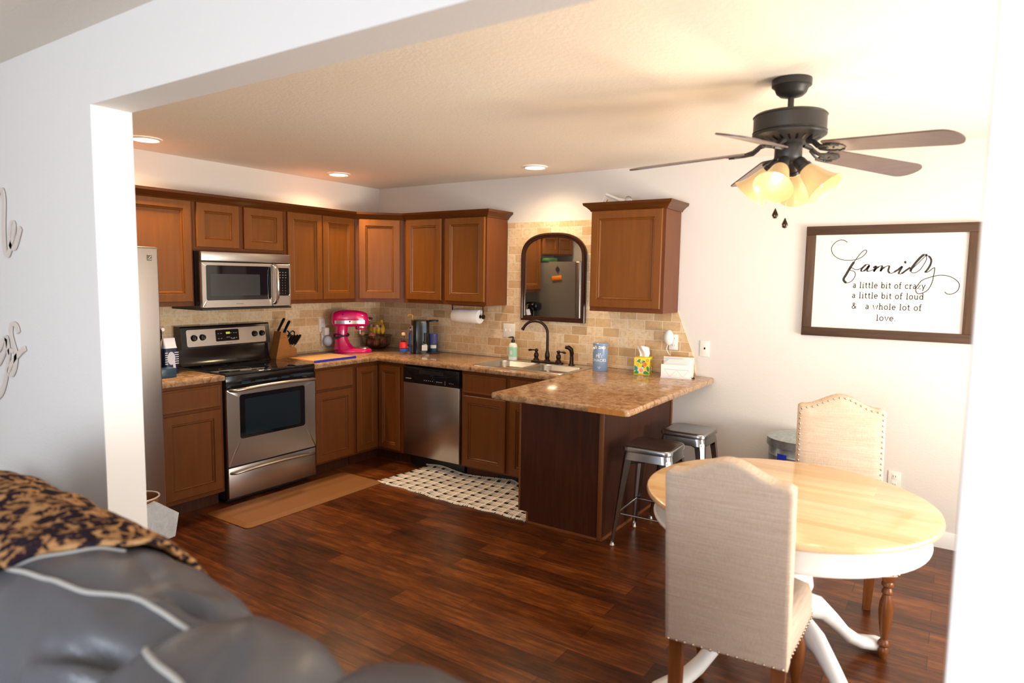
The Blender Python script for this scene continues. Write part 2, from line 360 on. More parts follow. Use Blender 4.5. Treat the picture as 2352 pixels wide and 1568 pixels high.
# recessed ceiling lights
def can(x, y, label, watts=80):
    r = thing('recessed_light', label, 'ceiling light', (x, y, H), 0, 'recessed lights in the kitchen ceiling')
    mb = MB(); mb.lathe([(.095,-.001),(.095,-.006),(.078,-.012),(.072,-.006)], 36, caps=(False,False)); mb.build('trim_ring', M['white'], r)
    mb = MB(); mb.lathe([(.073,-.0035),(.05,-.0075),(.02,-.009)], 36, caps=(False,True)); mb.build('lens', M['can_light'], r)
    l = bpy.data.lights.new('recessed_bulb', 'SPOT'); l.energy = watts; l.color = (1,.70,.40); l.spot_size = 2.75; l.spot_blend = 1.0; l.shadow_soft_size = .06
    o = bpy.data.objects.new('recessed_bulb', l); COL.objects.link(o); o.parent = r; o.location = (0,0,-.02)
can(.40, -.87, 'glowing recessed ceiling light over the kitchen corner, middle of the three')
can(2.03, -.39, 'glowing recessed ceiling light above the sink and arched mirror', 42)
can(.42, -2.47, 'glowing recessed ceiling light above refrigerator, cut by the white opening edge')

# ---------------------------------------------------------------- cabinets
def door(w0, z0, w1, z1, yf, y_back, name, parent, frame=.055, flat=False, m=None):
    mb = MB()
    st = [(0, y_back), (0, yf+.004), (.004, yf)]
    if not flat: st += [(frame, yf), (frame+.004, yf+.008), (frame+.010, yf+.005), (frame+.014, yf+.008), (frame+.018, yf+.015)]
    else: st += [(.012, yf), (.016, yf+.0015)]
    rings = [[(w0+i, y, z0+i), (w1-i, y, z0+i), (w1-i, y, z1-i), (w0+i, y, z1-i)] for i, y in st]
    mb.loft(rings); return mb.build(name, m or M['cab'], parent, 20)
def cabinet(name, label, loc, rz, w, d, z0, z1, doors=(), drawers=(), toe=False, group=None, loz=None):
    r = thing(name, label, 'cabinet', (loc[0], loc[1], loc[2]), rz, group)
    b = MB(); b.box(.0008, -d, (.10 if toe else z0), w-.0008, -.010, z1); b.build('body', M['frame'], r)
    if toe: MB().box(.002, -d+.075, 0, w-.002, -.02, .0995).build('toe_kick', M['cab_dark'], r)
    for q in doors: door(q[0], q[1], q[2], q[3], -d-.020, -d-.0005, 'door', r, m=M['cab_shaded'] if toe else None)
    for q in drawers: door(q[0], q[1], q[2], q[3], -d-.020, -d-.0005, 'drawer', r, flat=True, m=M['cab_shaded'] if toe else None)
    return r
R90 = PI/2
SD, BD = .615, .640   # base depths on the stove wall and on the sink wall
GU, GB = 'brown wooden wall cabinets', 'brown wooden base cabinets'
# uppers, stove wall
cabinet('wall_cabinet', 'wooden wall cabinet with one tall door beside the refrigerator', (0,-2.60,0), R90, .49, .305, 1.375, 2.13, [(.03,1.405,.472,2.10)], group=GU)
cabinet('wall_cabinet', 'short wooden wall cabinet with two small doors over the microwave', (0,-2.1095,0), R90, .752, .305, 1.76, 2.13, [(.022,1.788,.352,2.098),(.394,1.788,.735,2.098)], group=GU)
cabinet('wall_cabinet', 'wooden wall cabinet with two narrow doors above the knife block and pink mixer', (0,-1.357,0), R90, .745, .305, 1.37, 2.13, [(.028,1.402,.372,2.10),(.378,1.402,.727,2.10)], group=GU)
r = thing('wall_cabinet', 'diagonal corner wall cabinet with one pale-lit door above the fruit bowl', 'cabinet', (0,0,0), 0, GU)
MB().prism([(.010,-.010),(.010,-.6115),(.305,-.6115),(.6115,-.305),(.6115,-.010)], 1.37, 2.13).build('body', M['frame'], r)
dd = door(-.178, 1.402, .178, 2.10, -.021, -.0012, 'door', r); dd.location = (.458, -.458, 0); dd.rotation_euler = (0,0,PI/4)
cabinet('wall_cabinet', 'wooden wall cabinet with two doors above the paper towels and drink machine', (.612,0,0), 0, .914, .305, 1.37, 2.13, [(.036,1.402,.440,2.10),(.484,1.402,.900,2.10)], group=GU)
cab_r = cabinet('wall_cabinet', 'single-door wooden wall cabinet standing alone to the right of the arched mirror', (2.479,0,0), 0, .573, .305, 1.37, 2.13, [(.006,1.402,.552,2.10)], group=GU)
cabinet('wall_cabinet', 'short wooden wall cabinet above the refrigerator, seen in the arched mirror', (0,-3.44,0), R90, .838, .305, 1.83, 2.13, [(.02,1.85,.41,2.10),(.43,1.85,.82,2.10)], group=GU)
# crown mouldings
def crown(path, ins, closed=False):
    """path on the cabinet face (front side to the right of travel); profile grows outwards"""
    prof = [(0,2.098),(.006,2.098),(.010,2.108),(.030,2.128),(.048,2.140),(.052,2.158),(0,2.158)]
    P = [Vector(p) for p in path]; nrm = []
    for i in range(len(P)):
        ns = []
        if i > 0: t = (P[i]-P[i-1]).normalized(); ns.append(Vector((t.y, -t.x)))
        if i < len(P)-1: t = (P[i+1]-P[i]).normalized(); ns.append(Vector((t.y, -t.x)))
        n = sum(ns, Vector((0,0))).normalized(); nrm.append(n/max(.3, n.dot(ns[0])))
    mb = MB(); mb.loft([[(P[i].x+nrm[i].x*(a+.001), P[i].y+nrm[i].y*(a+.001), z) for a, z in prof] for i in range(len(P))]); return mb
o = crown([(.306,-3.42),(.306,-.6122),(.6122,-.306),(1.527,-.306),(1.527,-.004)], 0).build('crown_moulding', M['crown'], None, 20)
tag(o, 'long dark crown moulding running along the tops of the corner wall cabinets', 'moulding')
crown([(-.001,-.004),(-.001,-.306),(.574,-.306),(.574,-.004)], 0).build('crown_moulding', M['crown'], cab_r, 20)
# bases
cabinet('base_cabinet', 'wooden base cabinet with one drawer between the refrigerator and the range', (0,-2.575,0), R90, .462, SD, 0, .875, [(.035,.13,.440,.685)], [(.035,.705,.440,.855)], True, GB)
cabinet('base_cabinet', 'wooden base cabinet with one drawer to the right of the range', (0,-1.352,0), R90, .438, SD, 0, .875, [(.02,.115,.408,.68)], [(.02,.70,.408,.855)], True, GB)
r = thing('base_cabinet', 'corner base cabinet with two folded tall doors meeting at the inside corner', 'cabinet', (0,0,0), 0, GB)
MB().prism([(.012,-.012),(.012,-.912),(SD,-.912),(SD,-BD),(.930,-BD),(.930,-.012)], .10, .875).build('body', M['frame'], r)
MB().prism([(.02,-.02),(.02,-.91),(SD-.075,-.91),(SD-.075,-BD+.075),(.928,-BD+.075),(.928,-.02)], 0, .0995).build('toe_kick', M['cab_dark'], r)
dd = door(.012, .12, .252, .84, -.020, -.0005, 'door', r, .045, m=M['cab_shaded']); dd.location = (SD,-.912,0); dd.rotation_euler = (0,0,R90)
dd = door(.006+.018, .12, .27, .84, -.020, -.0005, 'door', r, .045, m=M['cab_shaded']); dd.location = (SD,-BD,0)
sb = cabinet('base_cabinet', 'wooden sink base cabinet with false drawer fronts right of the dishwasher', (1.541,0,0), 0, .905, BD, 0, .875, [(.02,.115,.43,.68),(.47,.115,.89,.68)], [(.02,.70,.43,.85),(.47,.70,.89,.85)], True, GB)
mb = MB(); mb.box(.30, -BD+.0735, .02, .60, -BD+.068, .085)
for k in range(24): mb.box(.306+k*.0122, -BD+.068, .028, .311+k*.0122, -BD+.064, .078)
mb.build('vent_grille', M['blackm'], sb)
# peninsula
pn = thing('base_cabinet', 'peninsula base cabinet with dark stained end and back panels under the breakfast bar', 'cabinet', (0,0,0), 0, GB)
MB().box(2.4485, -1.128, .10, 3.018, -.012, .875).build('body', M['cab'], pn)
MB().box(2.52, -1.126, 0, 3.015, -.02, .0995).build('toe_kick', M['cab_dark'], pn)
MB().prism([(2.432,.076),(2.492,.076),(2.492,.0),(3.034,.0),(3.034,.875),(2.432,.875)], -1.156, -1.1285, 'y').build('end_panel', M['cab_dark'], pn)
MB().box(3.0185, -1.128, .0, 3.034, -.002, .875).build('back_panel', M['cab_dark'], pn)
mb = MB(); mb.box(2.428, -1.160, .076, 2.440, -1.1562, .874).box(2.490, -1.160, .001, 2.502, -1.1562, .075).box(3.005, -1.161, .001, 3.037, -1.1562, .874, .002).box(2.502, -1.161, .001, 3.005, -1.1562, .016)
mb.build('edge_strip', M['trim_wood'], pn)
mb = MB(); mb.box(3.0345, -1.155, .001, 3.039, -.002, .022).box(3.0345, -.03, .022, 3.039, -.002, .874); mb.build('base_strip', M['trim_wood'], pn)
dd = door(.02, .115, .40, .85, -.020, -.0005, 'door', pn); dd.location = (2.4485, -.72, 0); dd.rotation_euler = (0,0,-R90)

# ---------------------------------------------------------------- worktops
def worktop(name, outline, hole=None):
    P = [Vector(p) for p in outline]; n = len(P)
    def off(d):
        out = []
        for i in range(n):
            a = (P[i]-P[i-1]).normalized(); b = (P[(i+1)%n]-P[i]).normalized()
            na = Vector((-a.y, a.x)); nb = Vector((-b.y, b.x)); m = (na+nb).normalized(); out.append(P[i]+m*d/max(.35, m.dot(na)))
        return out
    bm = bmesh.new(); rings = []
    for d, z in ((.010,.914),(.004,.912),(.0008,.907),(0,.900),(0,.885),(.003,.879),(.010,.8765)):
        rings.append([bm.verts.new((p.x, p.y, z)) for p in off(d)])
    for a, b in zip(rings, rings[1:]):
        for i in range(n): bm.faces.new((a[i], a[(i+1)%n], b[(i+1)%n], b[i]))
    tops = [bm.edges.get((rings[0][i], rings[0][(i+1)%n])) for i in range(n)]; bots = [bm.edges.get((rings[-1][i], rings[-1][(i+1)%n])) for i in range(n)]
    if hole:
        h0 = [bm.verts.new((x, y, .914)) for x, y in hole]; h1 = [bm.verts.new((x, y, .8765)) for x, y in hole]; k = len(hole)
        for i in range(k): bm.faces.new((h0[i], h0[(i+1)%k], h1[(i+1)%k], h1[i]))
        tops += [bm.edges.get((h0[i], h0[(i+1)%k])) for i in range(k)]; bots += [bm.edges.get((h1[i], h1[(i+1)%k])) for i in range(k)]
    bmesh.ops.triangle_fill(bm, use_beauty=True, use_dissolve=True, edges=tops); bmesh.ops.triangle_fill(bm, use_beauty=True, use_dissolve=True, edges=bots)
    bmesh.ops.recalc_face_normals(bm, faces=bm.faces)
    me = bpy.data.meshes.new(name); bm.to_mesh(me); bm.free(); me.materials.append(M['top'])
    me.polygons.foreach_set('use_smooth', [True]*len(me.polygons)); me.set_sharp_from_angle(angle=.6)
    o = bpy.data.objects.new(name, me); COL.objects.link(o); return o
def arc(cx, cy, r, a0, a1, n=5): return [(cx+r*math.cos(math.radians(a0+(a1-a0)*k/n)), cy+r*math.sin(math.radians(a0+(a1-a0)*k/n))) for k in range(n+1)]
SX0, SX1, SY0, SY1 = 1.60, 2.43, -.605, -.095
out = [(.009,-.009),(.009,-1.351),(.65,-1.351),(.65,-.682),(2.448,-.682)]+arc(2.478,-1.50,.03,180,270)+arc(3.325,-1.505,.025,270,360)+arc(3.31,-.05,.04,0,90)+[(3.2,-.009)]
wt = worktop('worktop', out, rrect((SX0+SX1)/2, (SY0+SY1)/2, SX1-SX0-.03, SY1-SY0-.03, .04))
tag(wt, 'brown marbled laminate worktop running from the range round to the peninsula bar', 'worktop')
MB().prism(rrect(3.222, .895, .215, .030, .006), -1.5315, -1.5295, 'y').build('bare_edge', M['bareboard'], wt)
wt2 = worktop('worktop', [(.009,-2.112),(.009,-2.59),(.65,-2.59),(.65,-2.112)])
tag(wt2, 'short piece of brown marbled worktop between the refrigerator and the range', 'worktop')

# ---------------------------------------------------------------- sink, faucet, sprayer
r = thing('sink', 'double-bowl stainless steel drop-in sink in the worktop under the mirror', 'sink', (0,0,0))
zc = .9145; cx, cy = (SX0+SX1)/2, (SY0+SY1)/2
bm = bmesh.new()
def ring(pts, z): return [bm.verts.new((x, y, z)) for x, y in pts]
def conn(a, b):
    for i in range(len(a)): bm.faces.new((a[i], a[(i+1)%len(a)], b[(i+1)%len(b)], b[i]))
def edges(a): return [bm.edges.get((a[i], a[(i+1)%len(a)])) for i in range(len(a))]
o0 = ring(rrect(cx, cy, SX1-SX0, SY1-SY0, .04), zc+.0005); o1 = ring(rrect(cx, cy, SX1-SX0-.012, SY1-SY0-.012, .036), zc+.006); conn(o0, o1)
es = []
for bx in (SX0+.215, SX1-.215):
    by = cy-.03; tops = None
    prev = None
    for w, h, rr_, z in ((.375,.375,.07,zc+.006),(.365,.365,.07,zc),(.345,.345,.075,zc-.14),(.30,.30,.08,zc-.165),(.08,.08,.039,zc-.17)):
        q = ring(rrect(bx, by, w, h, rr_), z)
        if prev: conn(prev, q)
        else: es += [q]
        prev = q
    bm.faces.new(prev)
E_ = edges(o1)
for q in es: E_ += edges(q)
bm.verts.index_update()
bmesh.ops.triangle_fill(bm, use_beauty=True, use_dissolve=True, edges=[e for e in E_ if e])
bmesh.ops.recalc_face_normals(bm, faces=bm.faces)
me = bpy.data.meshes.new('basin'); bm.to_mesh(me); bm.free(); me.materials.append(M['basin'])
me.polygons.foreach_set('use_smooth', [True]*len(me.polygons)); me.set_sharp_from_angle(angle=.9)
ob = bpy.data.objects.new('basin', me); COL.objects.link(ob); ob.parent = r
for bx in (SX0+.215, SX1-.215):
    mb = MB(); mb.lathe([(.042,zc-.169),(.040,zc-.166),(.02,zc-.168)], 24, (bx, cy-.03, 0), (False, True)); mb.build('drain', M['chrome'], r)
zs = zc+.0065
r = thing('faucet', 'dark bronze high-arc faucet with two lever handles on the sink', 'faucet', (2.02,-.135,zs))
mb = MB(); mb.loft([[(x, y, z) for x, y in rrect(0, 0, .30-i, .058-i, .028-i/2)] for i, z in ((0,0),(0,.010),(.008,.016))]); mb.build('base_plate', M['bronze'], r)
mb = MB(); mb.lathe([(.026,.0165),(.024,.022),(.017,.034),(.020,.05),(.019,.075),(.013,.10),(.0125,.105)], 24)
pts = [(0,0,.10),(0,0,.235)]+[(-.105*(1-math.cos(a))*.93, -.105*(1-math.cos(a))*.37, .235+.105*math.sin(a)) for a in [PI*k/14*.86 for k in range(1, 15)]]
mb.tube(pts, .0115, 14); e = Vector(pts[-1]); d = (e-Vector(pts[-2])).normalized(); mb.cyl(e, e+d*.018, .0135); mb.build('spout', M['bronze'], r)
for sx in (-1, 1):
    mb = MB(); mb.lathe([(.026,.0165),(.025,.022),(.016,.038),(.021,.055),(.017,.075),(.010,.083),(.013,.09),(.012,.105),(.005,.112)], 20, (sx*.105, 0, 0))
    mb.tube([(sx*.105-.018*sx, 0, .100),(sx*.105, 0, .099),(sx*.135, -.004, .099),(sx*.165, -.008, .097),(sx*.175, -.009, .096)], [.005,.006,.0055,.010,.007], 10); mb.build('handle', M['bronze'], r)
r = thing('sink_sprayer', 'dark bronze side sprayer standing right of the faucet', 'sprayer', (2.245,-.135,zs))
mb = MB(); mb.lathe([(.027,0),(.026,.006),(.018,.012),(.017,.02),(.015,.07)], 20); mb.build('holder', M['bronze'], r)
mb = MB(); mb.tube([(0,0,.07),(0,0,.10),(-.004,-.004,.125),(-.022,-.012,.142),(-.048,-.02,.145)], [.014,.017,.019,.018,.015], 14); mb.build('spray_head', M['bronze'], r)

# ---------------------------------------------------------------- range
r = thing('range', 'stainless steel electric range with black glass cooktop and rear control panel', 'stove', (0,-2.1085,0), R90)
Wd = .752
MB().box(0, -.640, .03, Wd, -.03, .905).build('body', M['blackm'], r)
MB().box(.03, -.57, 0, Wd-.03, -.05, .0295).build('base', M['blackm'], r)
mb = MB(); mb.box(-.002, -.655, .906, Wd+.002, -.045, .922, .007, 3); ck = mb.build('cooktop', M['bglass'], r)
for x, y, q in ((.2,-.46,.11),(.55,-.46,.085),(.2,-.2,.085),(.55,-.2,.11)):
    mb = MB(); mb.lathe([(q,.9225),(q-.003,.9225)], 40, (x, y, 0), (False, False)); mb.build('burner_ring', M['printg'], ck, recalc=False)
MB().box(.0, -.650, .812, Wd, -.6405, .905, .004).build('vent_strip', M['black'], r)
for k in range(5):
    for z in (.842, .851): MB().box(.12+k*.11, -.6512, z, .19+k*.11, -.6502, z+.004).build('vent_slot', M['teal'], r)
def framed(x0, z0, x1, z1, wx0, wz0, wx1, wz1, yf, yb, rr=.02):
    mb = MB(); k = 4
    o_ = [rrect((x0+x1)/2, (z0+z1)/2, x1-x0-i, z1-z0-i, .006+.001) for i in (0, 0, .006)]
    iw = [rrect((wx0+wx1)/2, (wz0+wz1)/2, wx1-wx0-i, wz1-wz0-i, rr) for i in (0, .004)]
    mb.loft([[(x, yb, z) for x, z in o_[0]], [(x, yf+.003, z) for x, z in o_[1]], [(x, yf, z) for x, z in o_[2]], [(x, yf, z) for x, z in iw[0]], [(x, yf+.005, z) for x, z in iw[1]]], True, False); return mb
dr = framed(.0, .272, Wd, .812, .095, .455, Wd-.10, .768, -.660, -.6405).build('oven_door', M['steel'], r)
MB().prism(rrect(.3735, .6115, Wd-.195, .313, .02), -.6585, -.645, 'y').build('oven_window', M['bglass'], dr)
MB().prism(rrect(.3735, .6065, Wd-.28, .255, .012), -.6592, -.6586, 'y').build('inner_pane', mat('oven_pane', (.012,.022,.03), .06), dr)
def bar(x0, x1, z, y0, y1, rad):
    mb = MB(); pts = [(x0, y0, z)]+[(x0+.02*t+.0*t, y0+(y1-y0)*math.sin(t*PI/2), z+.004*t) for t in (.3,.6,1)]
    pts += [(x0+.02+(x1-x0-.04)*k/8, y1-.010*math.sin(PI*k/8), z+.004+.012*math.sin(PI*k/8)) for k in range(1, 8)]
    pts += [(x1-.02*t, y0+(y1-y0)*math.sin(t*PI/2), z+.004*t) for t in (1,.6,.3)]+[(x1, y0, z)]
    mb.tube(pts, rad, 14, flat=.75); return mb
bar(.028, Wd-.03, .806, -.661, -.705, .0165).build('handle', M['steel'], dr)
dw = MB().box(.002, -.657, .045, Wd-.002, -.6405, .262, .005).build('storage_drawer', M['steel'], r)
bar(.022, Wd-.03, .226, -.656, -.690, .014).build('handle', M['steel'], dw)
# back guard
mb = MB(); mb.prism([(-.03,.923),(-.115,.923),(-.095,.96),(-.082,1.045),(-.118,1.052),(-.100,1.205),(-.092,1.215),(-.03,1.215)], .002, Wd-.002, 'x'); bg = mb.build('backguard', M['black'], r, 25)
mb = MB(); a = math.atan2(.018, .153)
def tilt(o): o.location = (0, -.1185, 1.05); o.rotation_euler = (-a, 0, 0)
mb.prism(rrect(.376, .077, .665, .125, .014), -.004, -.0003, 'y'); q = mb.build('control_panel', M['steel'], bg); tilt(q)
MB().prism(rrect(.37, .085, .195, .088, .008), -.0055, -.0042, 'y').build('display', M['black'], q)
d_ = MB(); d_.prism(rrect(.375, .102, .034, .016, .002), -.0062, -.0056, 'y'); d_.build('clock', M['lcd'], q)
d_ = MB()
for gx in (.295,.318,.40,.425,.445):
    for gz in (.062,.100): d_.box(gx-.006, -.0061, gz-.001, gx+.006, -.0057, gz+.0012)
d_.box(.36,-.0061,.068,.39,-.0057,.0705).box(.40,-.0061,.055,.43,-.0057,.057); d_.build('button_print', M['print'], q)
MB().box(.355, -.0045, .0225, .405, -.0041, .0265).build('maker_mark', M['printg'], q)
for x, z in ((.098,.078),(.165,.080),(.605,.082),(.672,.083)):
    kb = MB(); kb.M = Matrix.Translation((x, -.0042, z)) @ Matrix.Rotation(PI/2, 4, 'X'); kb.lathe([(.024,0),(.022,.012),(.019,.02),(.010,.021)], 24); kb.box(-.004,-.018,.02,.004,.018,.026,.002)
    o = kb.build('knob', M['black'], q)

# ---------------------------------------------------------------- microwave
r = thing('microwave', 'stainless steel over-the-range microwave under the short wall cabinet', 'microwave', (0,-2.108,0), R90)
Wm = .74
MB().box(0, -.375, 1.358, Wm, -.012, 1.757).build('body', M['black'], r)
MB().box(0, -.40, 1.345, Wm, -.012, 1.3578).build('bottom_plate', M['blackm'], r)
MB().box(0, -.400, 1.690, Wm, -.3752, 1.757, .006).build('vent_panel', M['steel'], r)
dr = framed(0, 1.362, .575, 1.684, .032, 1.415, .562, 1.662, -.400, -.3752, .012).build('door', M['steel'], r)
MB().prism(rrect(.297, 1.5385, .53, .247, .012), -.3965, -.38, 'y').build('door_glass', M['bglass'], dr)
MB().prism(rrect(.265, 1.524, .40, .155, .006), -.3971, -.3966, 'y').build('viewing_screen', mat('mw_screen', (.05,.055,.06), .12), dr)
mb = MB(); mb.tube([(.585,-.402,1.675),(.585,-.425,1.668),(.585,-.445,1.63),(.585,-.452,1.53),(.585,-.445,1.43),(.585,-.425,1.392),(.585,-.402,1.385)], .013, 12, flat=.9); mb.build('handle', M['chrome'], dr)
MB().box(.26, -.4006, 1.385, .32, -.4002, 1.389).build('maker_mark', M['printg'], dr)
cp = framed(.578, 1.362, Wm, 1.684, .605, 1.44, Wm-.012, 1.655, -.400, -.3752, .01).build('control_panel', M['steel'], r)
MB().prism(rrect(.6665, 1.5475, .123, .215, .01), -.3965, -.38, 'y').build('keypad', M['black'], cp)
mb = MB()
for i in range(3):
    for j in range(9): mb.box(.637+i*.026, -.3972, 1.458+j*.020, .637+i*.026+(.012 if j > 5 else .004), -.3966, 1.4605+j*.020)
mb.build('key_print', M['print'], cp)

# ---------------------------------------------------------------- dishwasher
r = thing('dishwasher', 'stainless steel dishwasher with black control strip left of the sink cabinet', 'dishwasher', (.9335,0,0))
MB().box(.004, -.60, .10, .600, -.02, .872).build('body', M['blackm'], r)
MB().box(.02, -.57, 0, .585, -.03, .0995).build('toe_panel', M['blackm'], r)
MB().box(.003, -.665, .112, .601, -.6005, .728, .008).build('door', M['steel_v'], r)
cp = MB().box(.003, -.670, .7285, .601, -.6005, .862, .008).build('control_panel', M['black'], r)
mb = MB(); mb.tube(spline([(.02,-.6705,.835),(.12,-.673,.805),(.30,-.675,.792),(.48,-.673,.805),(.58,-.6705,.835)], 5), .004, 8); mb.build('handle_lip', M['black'], cp)
MB().prism(rrect(.31, .825, .26, .030, .01), -.6712, -.6702, 'y').build('handle_recess', M['blackm'], cp)
mb = MB(); mb.box(.035, -.6706, .760, .095, -.6702, .764)
for k in range(5): mb.box(.235+k*.022, -.6706, .757, .243+k*.022, -.6702, .761)
for k in range(4): mb.box(.37+k*.016, -.6706, .757, .380+k*.016, -.6702, .760)
for k in range(4): mb.box(.455, -.6706, .742+k*.009, .463, -.6702, .7435+k*.009)
for k in range(3): mb.box(.50+k*.018, -.6706, .757, .507+k*.018, -.6702, .760)
mb.build('panel_print', M['print'], cp)

# ---------------------------------------------------------------- refrigerator
r = thing('refrigerator', 'tall stainless steel refrigerator half hidden behind the white wall edge', 'refrigerator', (0,-3.43,0), R90)
MB().box(0, -.785, .02, .785, -.03, 1.752).build('body', mat('fridge_side_grey', (.25,.24,.225), .4, .2), r)
fd = MB().box(.332, -.848, .07, .785, -.7855, 1.752, .012, 3).build('door', M['steel_v'], r)
fz = MB().box(.0, -.848, .07, .328, -.7855, 1.752, .012, 3).build('freezer_door', M['steel_v'], r)
MB().box(.02, -.80, 0, .765, -.6, .0195).build('grille', M['blackm'], r)
mb = MB(); mb.prism(rrect(.731, 1.690, .028, .036, .002), -.8492, -.8482, 'y'); bdg = mb.build('emblem', mat('emblem_dark', (.10,.09,.07), .35, .5), fd)
mb = MB(); mb.prism([(0.719,1.679),(0.723,1.679),(0.743,1.700),(0.738,1.700)], -.8498, -.8493, 'y').prism([(0.719,1.705),(0.743,1.705),(0.743,1.708),(0.719,1.708)], -.8498, -.8493, 'y').prism([(0.729,1.679),(0.743,1.679),(0.743,1.683),(0.733,1.683)], -.8498, -.8493, 'y'); mb.build('emblem_mark', M['chrome'], bdg)
mb = MB(); mb.tube([(.37,-.849,1.55),(.37,-.886,1.53),(.37,-.886,.60),(.37,-.849,.58)], .012, 10); mb.build('handle', M['chrome'], fd)
o = MB().prism([(0,-.035),(.03,0),(0,.035),(-.03,0)], 0, .006, 'y').build('fridge_magnet', mat('magnet_dark', (.03,.028,.035), .5)); o.location = (.53,-2.6445,1.66)
tag(o, 'dark diamond magnet on the refrigerator side, seen in the mirror', 'magnet')
o = MB().box(-.07,0,-.028,.07,.006,.028,.002).box(-.05,.006,-.012,.0,.007,.012).build('fridge_magnet', M['orange']); o.location = (.52,-2.6445,1.545); o.rotation_euler = (0,-.12,0)
tag(o, 'orange rectangular magnet on the refrigerator side, seen in the mirror', 'magnet')
o = MB().box(.10,-2.86,1.7525,.40,-2.64,1.795,.004).build('storage_box', M['lid_green']); tag(o, 'flat green box on top of the refrigerator, seen in the mirror', 'box')


# ---------------------------------------------------------------- things on the worktop, left to right
ZT = .9142
r = thing('coffee_bag', 'navy and white striped coffee bag beside the refrigerator on the worktop', 'bag', (.30,-2.300,ZT), R90)
mb = MB(); mb.loft([[(x, y, z) for x, y in rrect(0, 0, w, d, min(w, d)*.3)] for w, d, z in ((.090,.062,0),(.096,.068,.03),(.096,.066,.12),(.094,.060,.165),(.088,.045,.19),(.080,.012,.235),(.080,.010,.245))]); mb.build('bag_body', M['navy'], r)
mb = MB(); mb.loft([[(x, y, z) for x, y in rrect(0, 0, w, d, min(w, d)*.3)] for w, d, z in ((.095,.062,.178),(.089,.047,.192),(.0815,.0138,.237),(.0815,.012,.2462))]); mb.build('bag_top', M['bagw'], r)
mb = MB()
for k in range(6): mb.box(.018, -.0352, .07+k*.015, .047, -.0343, .076+k*.015).box(-.047, -.0352, .07+k*.015, -.028, -.0343, .076+k*.015)
mb.prism([(-.005+.026*math.cos(q), .11+.045*math.sin(q)) for q in [2*PI*k/20 for k in range(20)]], -.0358, -.0345, 'y').prism([(.008,.02),(.026,.02),(.020,.09),(.004,.09)], -.0357, -.0344, 'y'); mb.build('label', M['bagw'], r)
o = MB().box(.395,-2.46,ZT,.48,-2.352,ZT+.062,.004).box(.4802,-2.44,ZT+.035,.4808,-2.36,ZT+.038).build('tea_box', [M['teal']]); tag(o, 'dark blue box lying in front of the coffee bag', 'box')
r = thing('coffee_maker', 'black and chrome pod coffee maker behind the refrigerator edge, seen in the mirror', 'coffee maker', (.205,-2.455,ZT), R90)
mb = MB(); mb.box(-.09,-.16,0,.09,.13,.035,.012).box(-.09,-.02,.03,.09,.13,.30,.03).box(-.085,-.17,.22,.085,.02,.33,.035); mb.build('body', M['black'], r)
mb = MB(); mb.tube([(-.094,-.02,.03),(-.094,-.02,.22),(-.094,-.06,.30),(-.094,-.14,.31)], .012, 8).tube([(.094,-.02,.03),(.094,-.02,.22),(.094,-.06,.30),(.094,-.14,.31)], .012, 8); mb.build('side_trim', M['chrome'], r)
MB().box(-.07,-.14,.036,.07,-.04,.042).build('drip_tray', M['chrome'], r)
r = thing('canister', 'purple lidded jar on the worktop beside the refrigerator, seen in the mirror', 'jar', (.50,-2.535,ZT))
MB().lathe([(.038,0),(.040,.004),(.040,.095),(.036,.10)], 24).build('jar', M['purple'], r); MB().lathe([(.041,.1),(.041,.122),(.038,.125)], 24).build('lid', M['blackm'], r)

# knife block with knives
r = thing('knife_block', 'light wooden knife block right of the range', 'knife block', (.135,-1.245,ZT), R90)
MB().prism([(-.108,0),(.035,0),(.035,.085),(-.005,.205),(-.055,.225)], -.045, .045, 'y').build('block', M['block'], r)
for c in [r.children[0]]: c.rotation_euler = (0,0,-.0)
MB().prism([(.036,.0),(.098,.0),(.098,.075),(.036,.105)], -.044, .044, 'y').build('front_block', M['block'], r)
MB().box(.0985,-.008,.02,.0991,-.005,.045).box(.0985,-.003,.028,.0991,.009,.031).box(.0985,.0,.015,.0991,.003,.045).build('burnt_mark', M['ink'], r)
def knife(label, x, z, y, ln, ang, name='kitchen_knife'):
    k = thing(name, label, 'knife', (.135-y, -1.245+x, ZT+z), 0, 'black-handled knives in the wooden block')
    d = Vector((0, math.sin(ang), math.cos(ang))); s_ = Vector((0, math.cos(ang), -math.sin(ang)))
    mb = MB(); mb.tube([d*.004, d*.012, d*ln*.5, d*ln*.85, d*ln], [.010,.012,.0135,.0145,.011], 10, flat=.8); mb.build('handle', M['black'], k)
    mb = MB(); mb.tube([d*-.02, d*.008], [.006,.007], 8, flat=.4); mb.build('blade', M['chrome'], k); return k
A = math.radians(32)
knife('large black knife standing highest at the back of the wooden block', -.045, .222, .012, .125, A)
knife('second tall black knife in the back row of the wooden block', -.012, .21, -.02, .115, A)
for i in range(4): knife('small black steak knife in the low front row of the block, '+['leftmost','second from left','third from left','rightmost'][i], .052+i*.012, .10+.002*i, .03-.02*i, .10, math.radians(38))
k = thing('kitchen_scissors', 'black-handled kitchen scissors stuck in the knife block between the two knife rows', 'scissors', (.135,-1.225,ZT+.165), 0)
mb = MB()
for s_ in (-1, 1):
    cc_ = Vector((s_*.012, .045+s_*.018, .035)); mb.tube([cc_+Vector((0, .020*math.cos(a), .020*math.sin(a))) for a in [2*PI*i/16 for i in range(17)]], .0065, 8)
    mb.tube([(s_*.004,.0,-.01), cc_+Vector((0,-.018,-.012))], .005, 8)
mb.build('handle', M['black'], k)
MB().tube([(0,-.016,-.03),(0,.0,-.004)], .006, 8, flat=.4).build('blade', M['chrome'], k)

